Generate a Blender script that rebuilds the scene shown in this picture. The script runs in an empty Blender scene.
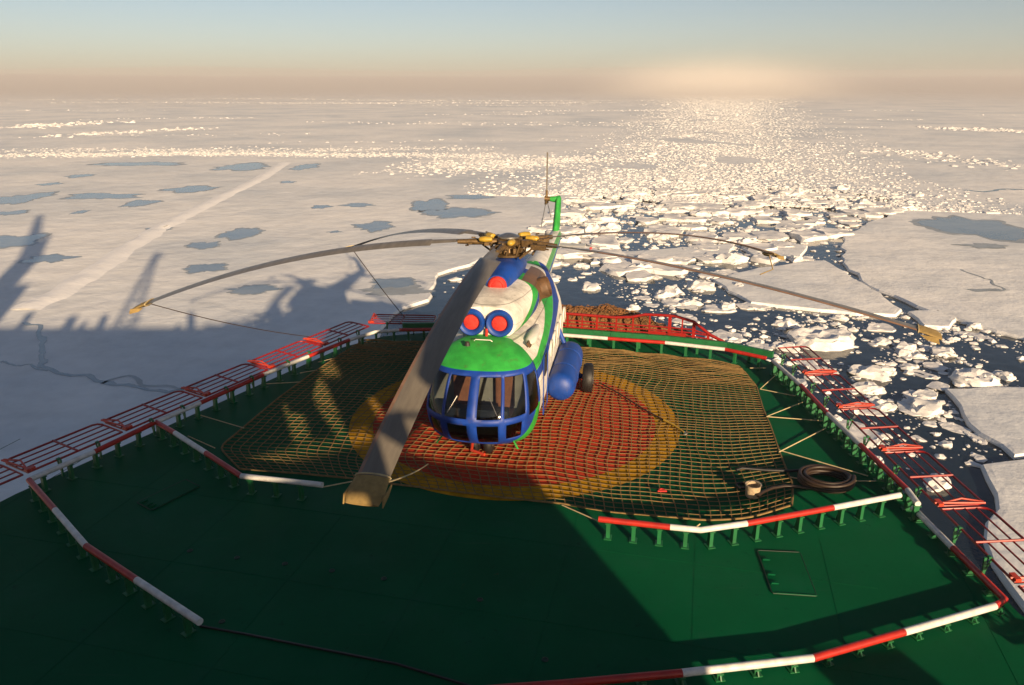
import bpy, bmesh, math, random
from math import sin, cos, pi, radians, sqrt, atan2, hypot
from mathutils import Vector, Matrix, noise

random.seed(11)
S = bpy.context.scene
COL = S.collection

# ------------------------------------------------------------------ camera, sky, sun, exposure
FPX, HOR, CAMH = 768.0, 84.45, 8.565
PITCH = math.atan((342.5 - HOR) / FPX)
cam_d = bpy.data.cameras.new('camera')
cam = bpy.data.objects.new('camera', cam_d)
COL.objects.link(cam)
cam.location = (0, 0, CAMH)
cam.rotation_euler = (pi / 2 - PITCH, 0, 0)
cam_d.sensor_width = 36.0
cam_d.lens = 36.0 * FPX / 1024.0
cam_d.clip_start = 0.1
cam_d.clip_end = 60000
S.camera = cam

SUN_EL, SUN_AZ = radians(14.2), radians(158.5)      # azimuth clockwise from +Y
SUNV = Vector((sin(SUN_AZ) * cos(SUN_EL), cos(SUN_AZ) * cos(SUN_EL), sin(SUN_EL)))
world = bpy.data.worlds.new('World')
S.world = world
world.use_nodes = True
wn = world.node_tree
bg = wn.nodes['Background']
sky = wn.nodes.new('ShaderNodeTexSky')
sky.sky_type = 'NISHITA'
sky.sun_disc = False
sky.sun_elevation = SUN_EL
sky.sun_rotation = SUN_AZ
sky.altitude = 20
sky.air_density = 0.7
sky.dust_density = 0.7
sky.ozone_density = 0.6
wn.links.new(sky.outputs[0], bg.inputs[0])
bg.inputs[1].default_value = 0.05

sd = bpy.data.lights.new('sun', 'SUN')
sd.energy = 5.0
sd.angle = radians(0.55)
sd.color = (1.0, 0.735, 0.455)
sun = bpy.data.objects.new('sun', sd)
COL.objects.link(sun)
sun.location = (40, -100, 60)
sun.rotation_euler = (-SUNV).to_track_quat('-Z', 'Y').to_euler()

S.view_settings.view_transform = 'Standard'
S.view_settings.look = 'None'
S.view_settings.exposure = 0.95
S.view_settings.gamma = 1.0
S.cycles.use_denoising = True
S.cycles.max_bounces = 8
S.cycles.volume_bounces = 0
S.cycles.transparent_max_bounces = 12

ICE_Z = -9.0
SEA_Z = -9.26
HAZE_D = 0.00028

# ------------------------------------------------------------------ helpers
def at(px, py, z=0.0):
    """a point seen in the photograph, put down on the level z"""
    x = px - 512.0
    u = 342.5 - py
    y = FPX * cos(PITCH) + u * sin(PITCH)
    zz = -FPX * sin(PITCH) + u * cos(PITCH)
    k = (z - CAMH) / zz
    return Vector((x * k, y * k, z))

def lnk(nt, a, b):
    nt.links.new(a, b)

def mat(name, col, rough=0.5, metal=0.0, var=0.0, scale=4.0, bump=0.0, bscale=20.0, col2=None, spec=0.5, stretch=None, detail=6.0, coat=0.0):
    m = bpy.data.materials.new(name)
    m.use_nodes = True
    nt = m.node_tree
    p = nt.nodes['Principled BSDF']
    p.inputs['Base Color'].default_value = (*col, 1)
    p.inputs['Roughness'].default_value = rough
    p.inputs['Metallic'].default_value = metal
    p.inputs['Specular IOR Level'].default_value = spec
    p.inputs['Coat Weight'].default_value = coat
    tc = nt.nodes.new('ShaderNodeTexCoord')
    vec = tc.outputs['Object']
    if stretch:
        mp = nt.nodes.new('ShaderNodeMapping')
        mp.inputs['Scale'].default_value = stretch
        lnk(nt, vec, mp.inputs['Vector'])
        vec = mp.outputs['Vector']
    if var > 0 or col2:
        nz = nt.nodes.new('ShaderNodeTexNoise')
        nz.inputs['Scale'].default_value = scale
        nz.inputs['Detail'].default_value = detail
        nz.inputs['Roughness'].default_value = 0.62
        lnk(nt, vec, nz.inputs['Vector'])
        rp = nt.nodes.new('ShaderNodeValToRGB')
        rp.color_ramp.elements[0].position = 0.35
        rp.color_ramp.elements[1].position = 0.68
        c2 = col2 if col2 else tuple(max(0, c * (1 - var)) for c in col)
        rp.color_ramp.elements[0].color = (*c2, 1)
        rp.color_ramp.elements[1].color = (*col, 1)
        lnk(nt, nz.outputs['Fac'], rp.inputs['Fac'])
        lnk(nt, rp.outputs['Color'], p.inputs['Base Color'])
        mr = nt.nodes.new('ShaderNodeMapRange')
        mr.inputs['To Min'].default_value = min(1, rough + 0.12)
        mr.inputs['To Max'].default_value = max(0, rough - 0.08)
        lnk(nt, nz.outputs['Fac'], mr.inputs['Value'])
        lnk(nt, mr.outputs['Result'], p.inputs['Roughness'])
    if bump > 0:
        n2 = nt.nodes.new('ShaderNodeTexNoise')
        n2.inputs['Scale'].default_value = bscale
        n2.inputs['Detail'].default_value = 5
        lnk(nt, vec, n2.inputs['Vector'])
        b = nt.nodes.new('ShaderNodeBump')
        b.inputs['Strength'].default_value = 1.0
        b.inputs['Distance'].default_value = bump
        lnk(nt, n2.outputs['Fac'], b.inputs['Height'])
        lnk(nt, b.outputs['Normal'], p.inputs['Normal'])
    return m

def paint(name, base, layers, rough=0.42, dirt=0.3, lines=True):
    """layered paint; layer = (colour, [(nx, ny, nz, c), ...]) : painted where nx*x + ny*|y| + nz*z > c for all"""
    m = bpy.data.materials.new(name)
    m.use_nodes = True
    nt = m.node_tree
    p = nt.nodes['Principled BSDF']
    p.inputs['Roughness'].default_value = rough
    tc = nt.nodes.new('ShaderNodeTexCoord')
    ab = nt.nodes.new('ShaderNodeVectorMath'); ab.operation = 'ABSOLUTE'
    lnk(nt, tc.outputs['Object'], ab.inputs[0])
    sx = nt.nodes.new('ShaderNodeSeparateXYZ'); lnk(nt, tc.outputs['Object'], sx.inputs[0])
    sy = nt.nodes.new('ShaderNodeSeparateXYZ'); lnk(nt, ab.outputs[0], sy.inputs[0])
    cb = nt.nodes.new('ShaderNodeCombineXYZ')
    lnk(nt, sx.outputs[0], cb.inputs[0]); lnk(nt, sy.outputs[1], cb.inputs[1]); lnk(nt, sx.outputs[2], cb.inputs[2])
    prev = None
    for col, conds in layers:
        mask = None
        for nx, ny, nz_, c in conds:
            d = nt.nodes.new('ShaderNodeVectorMath'); d.operation = 'DOT_PRODUCT'
            d.inputs[1].default_value = (nx, ny, nz_)
            lnk(nt, cb.outputs[0], d.inputs[0])
            r = nt.nodes.new('ShaderNodeMapRange')
            r.inputs['From Min'].default_value = c - 0.006
            r.inputs['From Max'].default_value = c + 0.006
            lnk(nt, d.outputs['Value'], r.inputs['Value'])
            if mask is None:
                mask = r.outputs['Result']
            else:
                mu = nt.nodes.new('ShaderNodeMath'); mu.operation = 'MULTIPLY'
                lnk(nt, mask, mu.inputs[0]); lnk(nt, r.outputs['Result'], mu.inputs[1])
                mask = mu.outputs[0]
        mx = nt.nodes.new('ShaderNodeMix'); mx.data_type = 'RGBA'
        lnk(nt, mask, mx.inputs[0])
        if prev is None:
            mx.inputs[6].default_value = (*base, 1)
        else:
            lnk(nt, prev, mx.inputs[6])
        mx.inputs[7].default_value = (*col, 1)
        prev = mx.outputs[2]
    nz = nt.nodes.new('ShaderNodeTexNoise')
    nz.inputs['Scale'].default_value = 2.2
    nz.inputs['Detail'].default_value = 9
    nz.inputs['Roughness'].default_value = 0.65
    lnk(nt, tc.outputs['Object'], nz.inputs['Vector'])
    rp = nt.nodes.new('ShaderNodeMapRange')
    rp.inputs['From Min'].default_value = 0.38
    rp.inputs['From Max'].default_value = 0.62
    rp.inputs['To Min'].default_value = 1 - dirt
    rp.inputs['To Max'].default_value = 1.0
    lnk(nt, nz.outputs['Fac'], rp.inputs['Value'])
    mul = nt.nodes.new('ShaderNodeMix'); mul.data_type = 'RGBA'; mul.blend_type = 'MULTIPLY'
    mul.inputs[0].default_value = 1.0
    if prev is None:
        mul.inputs[6].default_value = (*base, 1)
    else:
        lnk(nt, prev, mul.inputs[6])
    lnk(nt, rp.outputs['Result'], mul.inputs[7])
    if lines:
        sp = nt.nodes.new('ShaderNodeSeparateXYZ'); lnk(nt, tc.outputs['Object'], sp.inputs[0])
        tot = None
        for ax_, step in ((0, 0.62), (2, 0.44)):
            d = nt.nodes.new('ShaderNodeMath'); d.operation = 'PINGPONG'; d.inputs[1].default_value = step / 2
            lnk(nt, sp.outputs[ax_], d.inputs[0])
            l = nt.nodes.new('ShaderNodeMath'); l.operation = 'LESS_THAN'; l.inputs[1].default_value = 0.0055
            lnk(nt, d.outputs[0], l.inputs[0])
            if tot is None: tot = l.outputs[0]
            else:
                mxx = nt.nodes.new('ShaderNodeMath'); mxx.operation = 'MAXIMUM'; lnk(nt, tot, mxx.inputs[0]); lnk(nt, l.outputs[0], mxx.inputs[1]); tot = mxx.outputs[0]
        fm = nt.nodes.new('ShaderNodeMath'); fm.operation = 'MULTIPLY'; fm.inputs[1].default_value = 0.55; lnk(nt, tot, fm.inputs[0])
        ml = nt.nodes.new('ShaderNodeMix'); ml.data_type = 'RGBA'; lnk(nt, fm.outputs[0], ml.inputs[0]); lnk(nt, mul.outputs[2], ml.inputs[6]); ml.inputs[7].default_value = (0.03, 0.03, 0.03, 1)
        mul = ml
    # grime in large soft streaks and small stains
    ns = nt.nodes.new('ShaderNodeTexNoise'); ns.inputs['Scale'].default_value = 5.5; ns.inputs['Detail'].default_value = 10; ns.inputs['Roughness'].default_value = 0.7
    lnk(nt, tc.outputs['Object'], ns.inputs['Vector'])
    rs_ = nt.nodes.new('ShaderNodeMapRange'); rs_.inputs['From Min'].default_value = 0.57; rs_.inputs['From Max'].default_value = 0.72; rs_.inputs['To Max'].default_value = 0.6
    lnk(nt, ns.outputs['Fac'], rs_.inputs['Value'])
    mg = nt.nodes.new('ShaderNodeMix'); mg.data_type = 'RGBA'; lnk(nt, rs_.outputs['Result'], mg.inputs[0]); lnk(nt, mul.outputs[2], mg.inputs[6]); mg.inputs[7].default_value = (0.09, 0.06, 0.035, 1)
    rr_ = nt.nodes.new('ShaderNodeMapRange'); rr_.inputs['To Min'].default_value = rough; rr_.inputs['To Max'].default_value = min(1, rough + 0.3)
    lnk(nt, nz.outputs['Fac'], rr_.inputs['Value']); lnk(nt, rr_.outputs['Result'], p.inputs['Roughness'])
    lnk(nt, mg.outputs[2], p.inputs['Base Color'])
    return m

class MB:
    def __init__(s):
        s.v = []; s.f = []; s.mi = []
    def add(s, vs, fs, mi=0):
        o = len(s.v)
        s.v += [tuple(v) for v in vs]
        for f in fs:
            s.f.append(tuple(i + o for i in f)); s.mi.append(mi)
        return s
    def box(s, c, d, rz=0.0, mi=0, M=None):
        cx, cy, cz = c; a, b, h = d[0] / 2, d[1] / 2, d[2] / 2
        R = M if M else Matrix.Rotation(rz, 3, 'Z')
        vs = [R @ Vector((x, y, z)) + Vector(c) for z in (-h, h) for y in (-b, b) for x in (-a, a)]
        return s.add(vs, [(0, 2, 3, 1), (4, 5, 7, 6), (0, 1, 5, 4), (2, 6, 7, 3), (0, 4, 6, 2), (1, 3, 7, 5)], mi)
    def prism(s, poly, z0, z1, mi=0, inset=0.0):
        n = len(poly)
        A = sum(poly[i][0] * poly[(i + 1) % n][1] - poly[(i + 1) % n][0] * poly[i][1] for i in range(n))
        if A < 0: poly = poly[::-1]
        vs = [(p[0], p[1], z0) for p in poly] + [(p[0], p[1], z1) for p in poly]
        fs = [tuple(range(n - 1, -1, -1)), tuple(range(n, 2 * n))]
        fs += [(i, (i + 1) % n, n + (i + 1) % n, n + i) for i in range(n)]
        return s.add(vs, fs, mi)
    def tube(s, pts, r, n=8, mi=0, closed=False, cap=True):
        pts = [Vector(p) for p in pts]
        m = len(pts)
        rr = r if isinstance(r, (list, tuple)) else [r] * m
        T = []
        for i in range(m):
            if closed: t = pts[(i + 1) % m] - pts[i - 1]
            else: t = pts[min(i + 1, m - 1)] - pts[max(i - 1, 0)]
            if t.length < 1e-9: t = Vector((0, 0, 1))
            T.append(t.normalized())
        up = Vector((0, 0, 1)) if abs(T[0].z) < 0.9 else Vector((1, 0, 0))
        N = (up - T[0] * up.dot(T[0])).normalized()
        vs = []
        for i in range(m):
            N = N - T[i] * N.dot(T[i])
            if N.length < 1e-6: N = T[i].orthogonal()
            N.normalize(); B = T[i].cross(N)
            for k in range(n):
                a = 2 * pi * (k + 0.5) / n
                vs.append(pts[i] + (N * cos(a) + B * sin(a)) * rr[i])
        fs = []
        for i in range(m if closed else m - 1):
            j = (i + 1) % m
            for k in range(n):
                l = (k + 1) % n
                fs.append((i * n + k, i * n + l, j * n + l, j * n + k))
        if cap and not closed:
            fs.append(tuple(range(n - 1, -1, -1)))
            fs.append(tuple((m - 1) * n + k for k in range(n)))
        return s.add(vs, fs, mi)
    def rings(s, rings, mi=0, cap0=True, cap1=True, mif=None):
        n = len(rings[0]); o = len(s.v)
        for r in rings: s.v += [tuple(v) for v in r]
        for i in range(len(rings) - 1):
            for k in range(n):
                l = (k + 1) % n
                s.f.append((o + i * n + k, o + i * n + l, o + (i + 1) * n + l, o + (i + 1) * n + k))
                s.mi.append(mif(i, k) if mif else mi)
        if cap0: s.f.append(tuple(o + k for k in range(n - 1, -1, -1))); s.mi.append(mi)
        if cap1: s.f.append(tuple(o + (len(rings) - 1) * n + k for k in range(n))); s.mi.append(mi)
        return s
    def lathe(s, prof, c, axis='Z', n=24, mi=0):
        """prof = [(radius, distance along axis)...]"""
        c = Vector(c); rs = []
        for r, d in prof:
            ring = []
            for k in range(n):
                a = 2 * pi * k / n
                if axis == 'Z': v = Vector((r * cos(a), r * sin(a), d))
                elif axis == 'X': v = Vector((d, r * cos(a), r * sin(a)))
                elif axis == 'Y': v = Vector((r * sin(a), d, r * cos(a)))
                else: v = axis @ Vector((r * cos(a), r * sin(a), d))
                ring.append(c + v)
            rs.append(ring)
        return s.rings(rs, mi)
    def build(s, name, mats, parent=None, smooth=None, bevel=0.0, recalc=True, loc=None):
        me = bpy.data.meshes.new(name)
        me.from_pydata(s.v, [], s.f)
        if not isinstance(mats, (list, tuple)): mats = [mats]
        for m in mats: me.materials.append(m)
        me.polygons.foreach_set('material_index', s.mi)
        if recalc or bevel > 0:
            bm = bmesh.new(); bm.from_mesh(me)
            bmesh.ops.remove_doubles(bm, verts=bm.verts, dist=1e-5)
            bmesh.ops.recalc_face_normals(bm, faces=bm.faces)
            if bevel > 0:
                bmesh.ops.bevel(bm, geom=[e for e in bm.edges if e.is_manifold and e.calc_face_angle(0) > 0.6], offset=bevel, segments=2, affect='EDGES', profile=0.6)
            bm.to_mesh(me); bm.free()
        if smooth is not None:
            me.polygons.foreach_set('use_smooth', [True] * len(me.polygons))
            me.set_sharp_from_angle(angle=radians(smooth))
        me.update()
        o = bpy.data.objects.new(name, me)
        COL.objects.link(o)
        if parent: o.parent = parent
        if loc: o.location = loc
        return o

def tag(o, label=None, cat=None, group=None, kind=None):
    if label: o['label'] = label
    if cat: o['category'] = cat
    if group: o['group'] = group
    if kind: o['kind'] = kind
    return o

def thing(name, label, cat, loc=(0, 0, 0), rz=0.0, group=None, rot=None):
    o = bpy.data.objects.new(name, None)
    o.empty_display_size = 0.3
    COL.objects.link(o)
    o.location = loc
    o.rotation_euler = rot if rot else (0, 0, rz)
    return tag(o, label, cat, group)

def copy_tree(o, parent=None):
    c = o.copy(); COL.objects.link(c)
    if parent: c.parent = parent
    for ch in list(o.children): copy_tree(ch, c)
    return c

def lerp(a, b, t): return a + (b - a) * t

# ------------------------------------------------------------------ materials
def deck_mat():
    m = mat('deck_paint', (0.0028, 0.092, 0.035), 0.48, var=0.35, scale=0.35, bump=0.006, bscale=1.1, col2=(0.002, 0.070, 0.026), spec=0.03)
    nt = m.node_tree; p = nt.nodes['Principled BSDF']
    src = p.inputs['Base Color'].links[0].from_socket
    tc = nt.nodes.new('ShaderNodeTexCoord')
    def layer(src, col, scale, lo, hi, amt, st=(1, 1, 1), rz=0.0, detail=8):
        mp = nt.nodes.new('ShaderNodeMapping'); mp.inputs['Scale'].default_value = st; mp.inputs['Rotation'].default_value = (0, 0, rz)
        lnk(nt, tc.outputs['Object'], mp.inputs[0])
        n = nt.nodes.new('ShaderNodeTexNoise'); n.inputs['Scale'].default_value = scale; n.inputs['Detail'].default_value = detail; n.inputs['Roughness'].default_value = 0.7
        lnk(nt, mp.outputs[0], n.inputs['Vector'])
        r = nt.nodes.new('ShaderNodeMapRange'); r.inputs['From Min'].default_value = lo; r.inputs['From Max'].default_value = hi; r.inputs['To Max'].default_value = amt
        lnk(nt, n.outputs['Fac'], r.inputs['Value'])
        x = nt.nodes.new('ShaderNodeMix'); x.data_type = 'RGBA'
        lnk(nt, r.outputs['Result'], x.inputs[0]); lnk(nt, src, x.inputs[6]); x.inputs[7].default_value = (*col, 1)
        return x.outputs[2]
    src = layer(src, (0.012, 0.085, 0.045), 0.9, 0.52, 0.70, 0.45)                      # patched repaint
    src = layer(src, (0.05, 0.09, 0.055), 1.3, 0.62, 0.76, 0.35, (0.25, 3.0, 1), 0.5)  # salt and scuffs
    src = layer(src, (0.07, 0.03, 0.012), 2.6, 0.66, 0.74, 0.7)                        # rust specks
    src = layer(src, (0.002, 0.03, 0.016), 5.0, 0.60, 0.70, 0.6)                       # dark tyre and grease marks
    lnk(nt, src, p.inputs['Base Color'])
    return m
M_deck = deck_mat()
M_green = mat('green_steel', (0.012, 0.14, 0.045), 0.45, var=0.3, scale=6)
M_dgreen = mat('dark_green_seal', (0.004, 0.03, 0.014), 0.6)
M_red = mat('red_pipe_paint', (0.46, 0.024, 0.014), 0.4, var=0.35, scale=5, detail=10)
M_redrail = mat('red_rail_paint', (0.30, 0.010, 0.007), 0.38, var=0.3, scale=7)
M_orange = mat('orange_red_paint', (0.55, 0.05, 0.018), 0.42, var=0.3, scale=7)
M_white = mat('white_pipe_paint', (0.72, 0.71, 0.67), 0.45, var=0.3, scale=5, detail=10)
M_yellowmark = mat('yellow_marking', (0.60, 0.30, 0.008), 0.7, var=0.45, scale=3, detail=10, spec=0.1)
M_redmark = mat('red_marking', (0.60, 0.055, 0.022), 0.7, var=0.45, scale=2.5, detail=10, spec=0.1)
M_rope = mat('net_rope', (0.25, 0.155, 0.05), 0.85, var=0.45, scale=9)
M_rope2 = mat('lashing_rope', (0.55, 0.45, 0.25), 0.85, var=0.3, scale=9)
M_black = mat('black_rubber', (0.012, 0.011, 0.011), 0.55, var=0.3, scale=20)
M_hose = mat('hose_rubber', (0.035, 0.02, 0.012), 0.5, var=0.3, scale=12)
M_tin = mat('beige_tin', (0.55, 0.42, 0.27), 0.5, var=0.4, scale=14)
M_hull = mat('hull_paint', (0.015, 0.06, 0.035), 0.5, var=0.3, scale=0.6)
M_house = mat('deckhouse_paint', (0.55, 0.2, 0.08), 0.5, var=0.2, scale=1)
M_net2 = mat('brown_netting', (0.30, 0.12, 0.035), 0.9, scale=14, bump=0.05, bscale=22, detail=12, col2=(0.05, 0.035, 0.015))
M_blade = mat('blade_grey', (0.175, 0.155, 0.125), 0.36, var=0.28, scale=2.4, stretch=(0.6, 4, 1), detail=10)
M_bladedge = mat('blade_leading_edge', (0.30, 0.17, 0.10), 0.4, var=0.35, scale=4)
M_cover = mat('tip_canvas', (0.32, 0.22, 0.075), 0.85, var=0.35, scale=6, bump=0.01, bscale=18)
M_hubmetal = mat('hub_metal', (0.22, 0.14, 0.06), 0.45, metal=0.5, var=0.6, scale=9, detail=10)
M_yellow = mat('yellow_cap', (0.48, 0.31, 0.035), 0.4, var=0.3, scale=8)
M_blue = paint('heli_blue', (0.004, 0.055, 0.33), [], 0.38, 0.35, False)
M_redcap = mat('red_cover', (0.62, 0.03, 0.02), 0.75, var=0.4, scale=6, bump=0.02, bscale=9)
M_white2 = mat('heli_white', (0.70, 0.68, 0.62), 0.4, var=0.2, scale=2)
M_stain = mat('exhaust_stain', (0.15, 0.08, 0.035), 0.6, var=0.6, scale=4, detail=10)
M_dark = mat('dark_vent', (0.02, 0.018, 0.016), 0.6)
M_lime = paint('heli_green', (0.028, 0.36, 0.05), [], 0.42, 0.35, False)
M_seat = mat('seat_leather', (0.50, 0.17, 0.07), 0.6, var=0.3, scale=8)
M_tan = mat('cabin_lining', (0.45, 0.36, 0.24), 0.7, var=0.2, scale=5)
M_steel = mat('bare_steel', (0.35, 0.34, 0.32), 0.35, metal=0.8, var=0.3, scale=9)
M_redlamp = mat('red_lamp_lens', (0.6, 0.02, 0.02), 0.2)

GREEN3, BLUE3, WHITE3 = (0.025, 0.38, 0.045), (0.003, 0.045, 0.32), (0.76, 0.73, 0.66)
M_nose = paint('nose_paint', WHITE3, [
    (GREEN3, [(1.3, 0, 1, 5.3)]),                       # green cheek behind the blue chin
    (BLUE3, [(1.3, 0, 1, 6.38), (0, 0, -1, -2.34)]),
    (BLUE3, [(0, -1, 0, -0.86), (0, 0, -1, -2.34), (1, 0, 0, 3.9)]),
    (BLUE3, [(0, 0, 1, 1.36), (0, 0, -1, -2.34), (1, 0, 0, 3.44)]),    # blue window surround
    (GREEN3, [(0, 0, 1, 2.34)]),         # roof
    (WHITE3, [(-1, 0, 0, -3.42), (0, 0, -1, -2.3)]),
], 0.4, 0.3, False)
M_fus = paint('fuselage_paint', WHITE3, [
    (GREEN3, [(0.10, 0, 1, 2.42), (-0.10, 0, -1, -2.62)]),
    (BLUE3, [(0.10, 0, 1, 2.22), (-0.10, 0, -1, -2.42)]),
    ((0.03, 0.12, 0.05), [(0, 0, -1, -0.62)]),
], 0.42, 0.35)
M_cowl = paint('cowl_paint', WHITE3, [
    (GREEN3, [(-0.42, 0, -1, -4.06 + 0.0), (0.42, 0, 1, 3.78)]),
    (BLUE3, [(-0.42, 0, -1, -3.78), (0.42, 0, 1, 3.52)]),
    ((0.17, 0.09, 0.04), [(-1, 0, 0, -0.95), (1, 0, 0, -0.9), (0, 1, 0, 0.5)]),
], 0.35, 0.35)
M_boom = paint('boom_paint', WHITE3, [
    ((0.10, 0.36, 0.10), [(0.0, 0, 1, 2.55), (0, 0, -1, -2.72)]),
    ((0.03, 0.12, 0.32), [(0.0, 0, 1, 2.44), (0, 0, -1, -2.55)]),
], 0.35, 0.35)

def glass_mat():
    m = bpy.data.materials.new('cockpit_glass'); m.use_nodes = True
    nt = m.node_tree; nt.nodes.remove(nt.nodes['Principled BSDF'])
    out = nt.nodes['Material Output']
    tr = nt.nodes.new('ShaderNodeBsdfTransparent'); tr.inputs[0].default_value = (0.46, 0.54, 0.62, 1)
    gl = nt.nodes.new('ShaderNodeBsdfGlossy'); gl.inputs['Roughness'].default_value = 0.03
    fr = nt.nodes.new('ShaderNodeFresnel'); fr.inputs[0].default_value = 1.5
    mx = nt.nodes.new('ShaderNodeMixShader')
    lnk(nt, fr.outputs[0], mx.inputs[0]); lnk(nt, tr.outputs[0], mx.inputs[1]); lnk(nt, gl.outputs[0], mx.inputs[2])
    lnk(nt, mx.outputs[0], out.inputs[0])
    return m
M_glass = glass_mat()

def ice_mat(name, rubble=0.0):
    m = bpy.data.materials.new(name); m.use_nodes = True
    nt = m.node_tree; p = nt.nodes['Principled BSDF']
    tc = nt.nodes.new('ShaderNodeTexCoord')
    geo = nt.nodes.new('ShaderNodeNewGeometry')
    vec = geo.outputs['Position']
    def nz(scale, detail, rough=0.6, st=None):
        v = vec
        if st:
            mp = nt.nodes.new('ShaderNodeMapping'); mp.inputs['Scale'].default_value = st
            lnk(nt, vec, mp.inputs[0]); v = mp.outputs[0]
        n = nt.nodes.new('ShaderNodeTexNoise'); n.inputs['Scale'].default_value = scale
        n.inputs['Detail'].default_value = detail; n.inputs['Roughness'].default_value = rough
        lnk(nt, v, n.inputs['Vector']); return n.outputs['Fac']
    big = nz(0.035, 8)
    r = nt.nodes.new('ShaderNodeValToRGB')
    r.color_ramp.elements[0].position = 0.30; r.color_ramp.elements[0].color = (0.60, 0.64, 0.68, 1)
    r.color_ramp.elements[1].position = 0.60; r.color_ramp.elements[1].color = (0.86, 0.85, 0.83, 1)
    lnk(nt, big, r.inputs[0])
    fine = nz(0.5, 8, 0.65)
    r2 = nt.nodes.new('ShaderNodeMapRange')
    r2.inputs['From Min'].default_value = 0.3; r2.inputs['From Max'].default_value = 0.6
    r2.inputs['To Min'].default_value = 0.86; r2.inputs['To Max'].default_value = 1.0
    lnk(nt, fine, r2.inputs[0])
    mul = nt.nodes.new('ShaderNodeMix'); mul.data_type = 'RGBA'; mul.blend_type = 'MULTIPLY'; mul.inputs[0].default_value = 1
    lnk(nt, r.outputs[0], mul.inputs[6]); lnk(nt, r2.outputs[0], mul.inputs[7])
    lnk(nt, mul.outputs[2], p.inputs['Base Color'])
    p.inputs['Roughness'].default_value = 0.75
    p.inputs['Specular IOR Level'].default_value = 0.25
    a = nz(0.16, 6, 0.55); b = nz(1.6, 6, 0.6)
    ad = nt.nodes.new('ShaderNodeMath'); ad.operation = 'MULTIPLY_ADD'
    lnk(nt, b, ad.inputs[0]); ad.inputs[1].default_value = 0.12; lnk(nt, a, ad.inputs[2])
    bp = nt.nodes.new('ShaderNodeBump'); bp.inputs['Distance'].default_value = 0.42; bp.inputs['Strength'].default_value = 0.75
    lnk(nt, ad.outputs[0], bp.inputs['Height']); lnk(nt, bp.outputs[0], p.inputs['Normal'])
    return m
M_ice = ice_mat('snow_ice')
M_rub = mat('rubble_ice', (0.76, 0.75, 0.74), 0.7, var=0.12, scale=1.2, bump=0.05, bscale=3.0, spec=0.3)
M_track = mat('drift_snow', (0.93, 0.92, 0.91), 0.8, var=0.06, scale=1.0, bump=0.04, bscale=2.5, spec=0.2)
M_pond = mat('melt_water', (0.15, 0.19, 0.22), 0.16, var=0.3, scale=0.25, col2=(0.25, 0.29, 0.32), spec=0.35)
M_slush = mat('slush_ice', (0.40, 0.44, 0.47), 0.5, var=0.3, scale=0.6)

def sea_mat():
    m = bpy.data.materials.new('sea_water'); m.use_nodes = True
    nt = m.node_tree; p = nt.nodes['Principled BSDF']
    p.inputs['Base Color'].default_value = (0.012, 0.022, 0.034, 1)
    p.inputs['Roughness'].default_value = 0.08
    p.inputs['IOR'].default_value = 1.333
    geo = nt.nodes.new('ShaderNodeNewGeometry')
    n = nt.nodes.new('ShaderNodeTexNoise'); n.inputs['Scale'].default_value = 0.9; n.inputs['Detail'].default_value = 5
    lnk(nt, geo.outputs['Position'], n.inputs['Vector'])
    b = nt.nodes.new('ShaderNodeBump'); b.inputs['Distance'].default_value = 0.06; b.inputs['Strength'].default_value = 0.6
    lnk(nt, n.outputs['Fac'], b.inputs['Height']); lnk(nt, b.outputs[0], p.inputs['Normal'])
    return m
M_sea = sea_mat()

# ------------------------------------------------------------------ setting: sea, pack ice
R = 7600
tag(MB().add([(-R, -R, SEA_Z), (R, -R, SEA_Z), (R, R, SEA_Z), (-R, R, SEA_Z)], [(0, 1, 2, 3)]).build('sea', M_sea), kind='structure')

def rough_edge(pts, step=1.5, amp=0.5, closed=True, seed=0, keep=4000):
    """break straight outlines into a natural ragged edge"""
    out = []
    n = len(pts)
    for i in range(n if closed else n - 1):
        a = Vector(pts[i][:2]); b = Vector(pts[(i + 1) % n][:2])
        L = (b - a).length
        if L > keep or max(abs(a.x), abs(b.x), abs(a.y), abs(b.y)) > 1500:
            out.append((a.x, a.y)); continue
        k = max(1, int(L / step))
        nr = Vector((-(b - a).y, (b - a).x)).normalized() if L > 0 else Vector((0, 0))
        for j in range(k):
            q = a.lerp(b, j / k)
            w = 1.0 if 0 < j else 0.4
            d = noise.noise(Vector((q.x * 0.35, q.y * 0.35, seed))) * amp + noise.noise(Vector((q.x * 1.3, q.y * 1.3, seed + 9))) * amp * 0.4
            q2 = q + nr * d * w
            out.append((q2.x, q2.y))
    if not closed: out.append(tuple(pts[-1][:2]))
    return out

def ice_sheet(poly, top=ICE_Z, thick=1.0, lip=0.25):
    """ice slab with a rounded, slightly raised snowy lip and sloping flank"""
    n = len(poly)
    A = sum(poly[i][0] * poly[(i + 1) % n][1] - poly[(i + 1) % n][0] * poly[i][1] for i in range(n))
    if A < 0: poly = poly[::-1]
    P = [Vector(p) for p in poly]
    N = []
    for i in range(n):
        t = (P[(i + 1) % n] - P[i - 1])
        N.append(Vector((-t.y, t.x)).normalized() if t.length > 0 else Vector((0, 0)))
    vs = []
    for k, (off, z) in enumerate(((0.0, top - thick), (0.0, top - 0.16), (lip * 0.5, top - 0.01), (lip * 2.0, top))):
        for i in range(n):
            j = 0.05 * noise.noise(Vector((P[i].x, P[i].y, 3))) if k == 2 else 0
            vs.append((P[i].x + N[i].x * off, P[i].y + N[i].y * off, z + j))
    m = MB(); fs = []
    for k in range(3):
        for i in range(n):
            l = (i + 1) % n
            fs.append((k * n + i, k * n + l, (k + 1) * n + l, (k + 1) * n + i))
    fs.append(tuple(3 * n + i for i in range(n)))
    return m.add(vs, fs)

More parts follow.
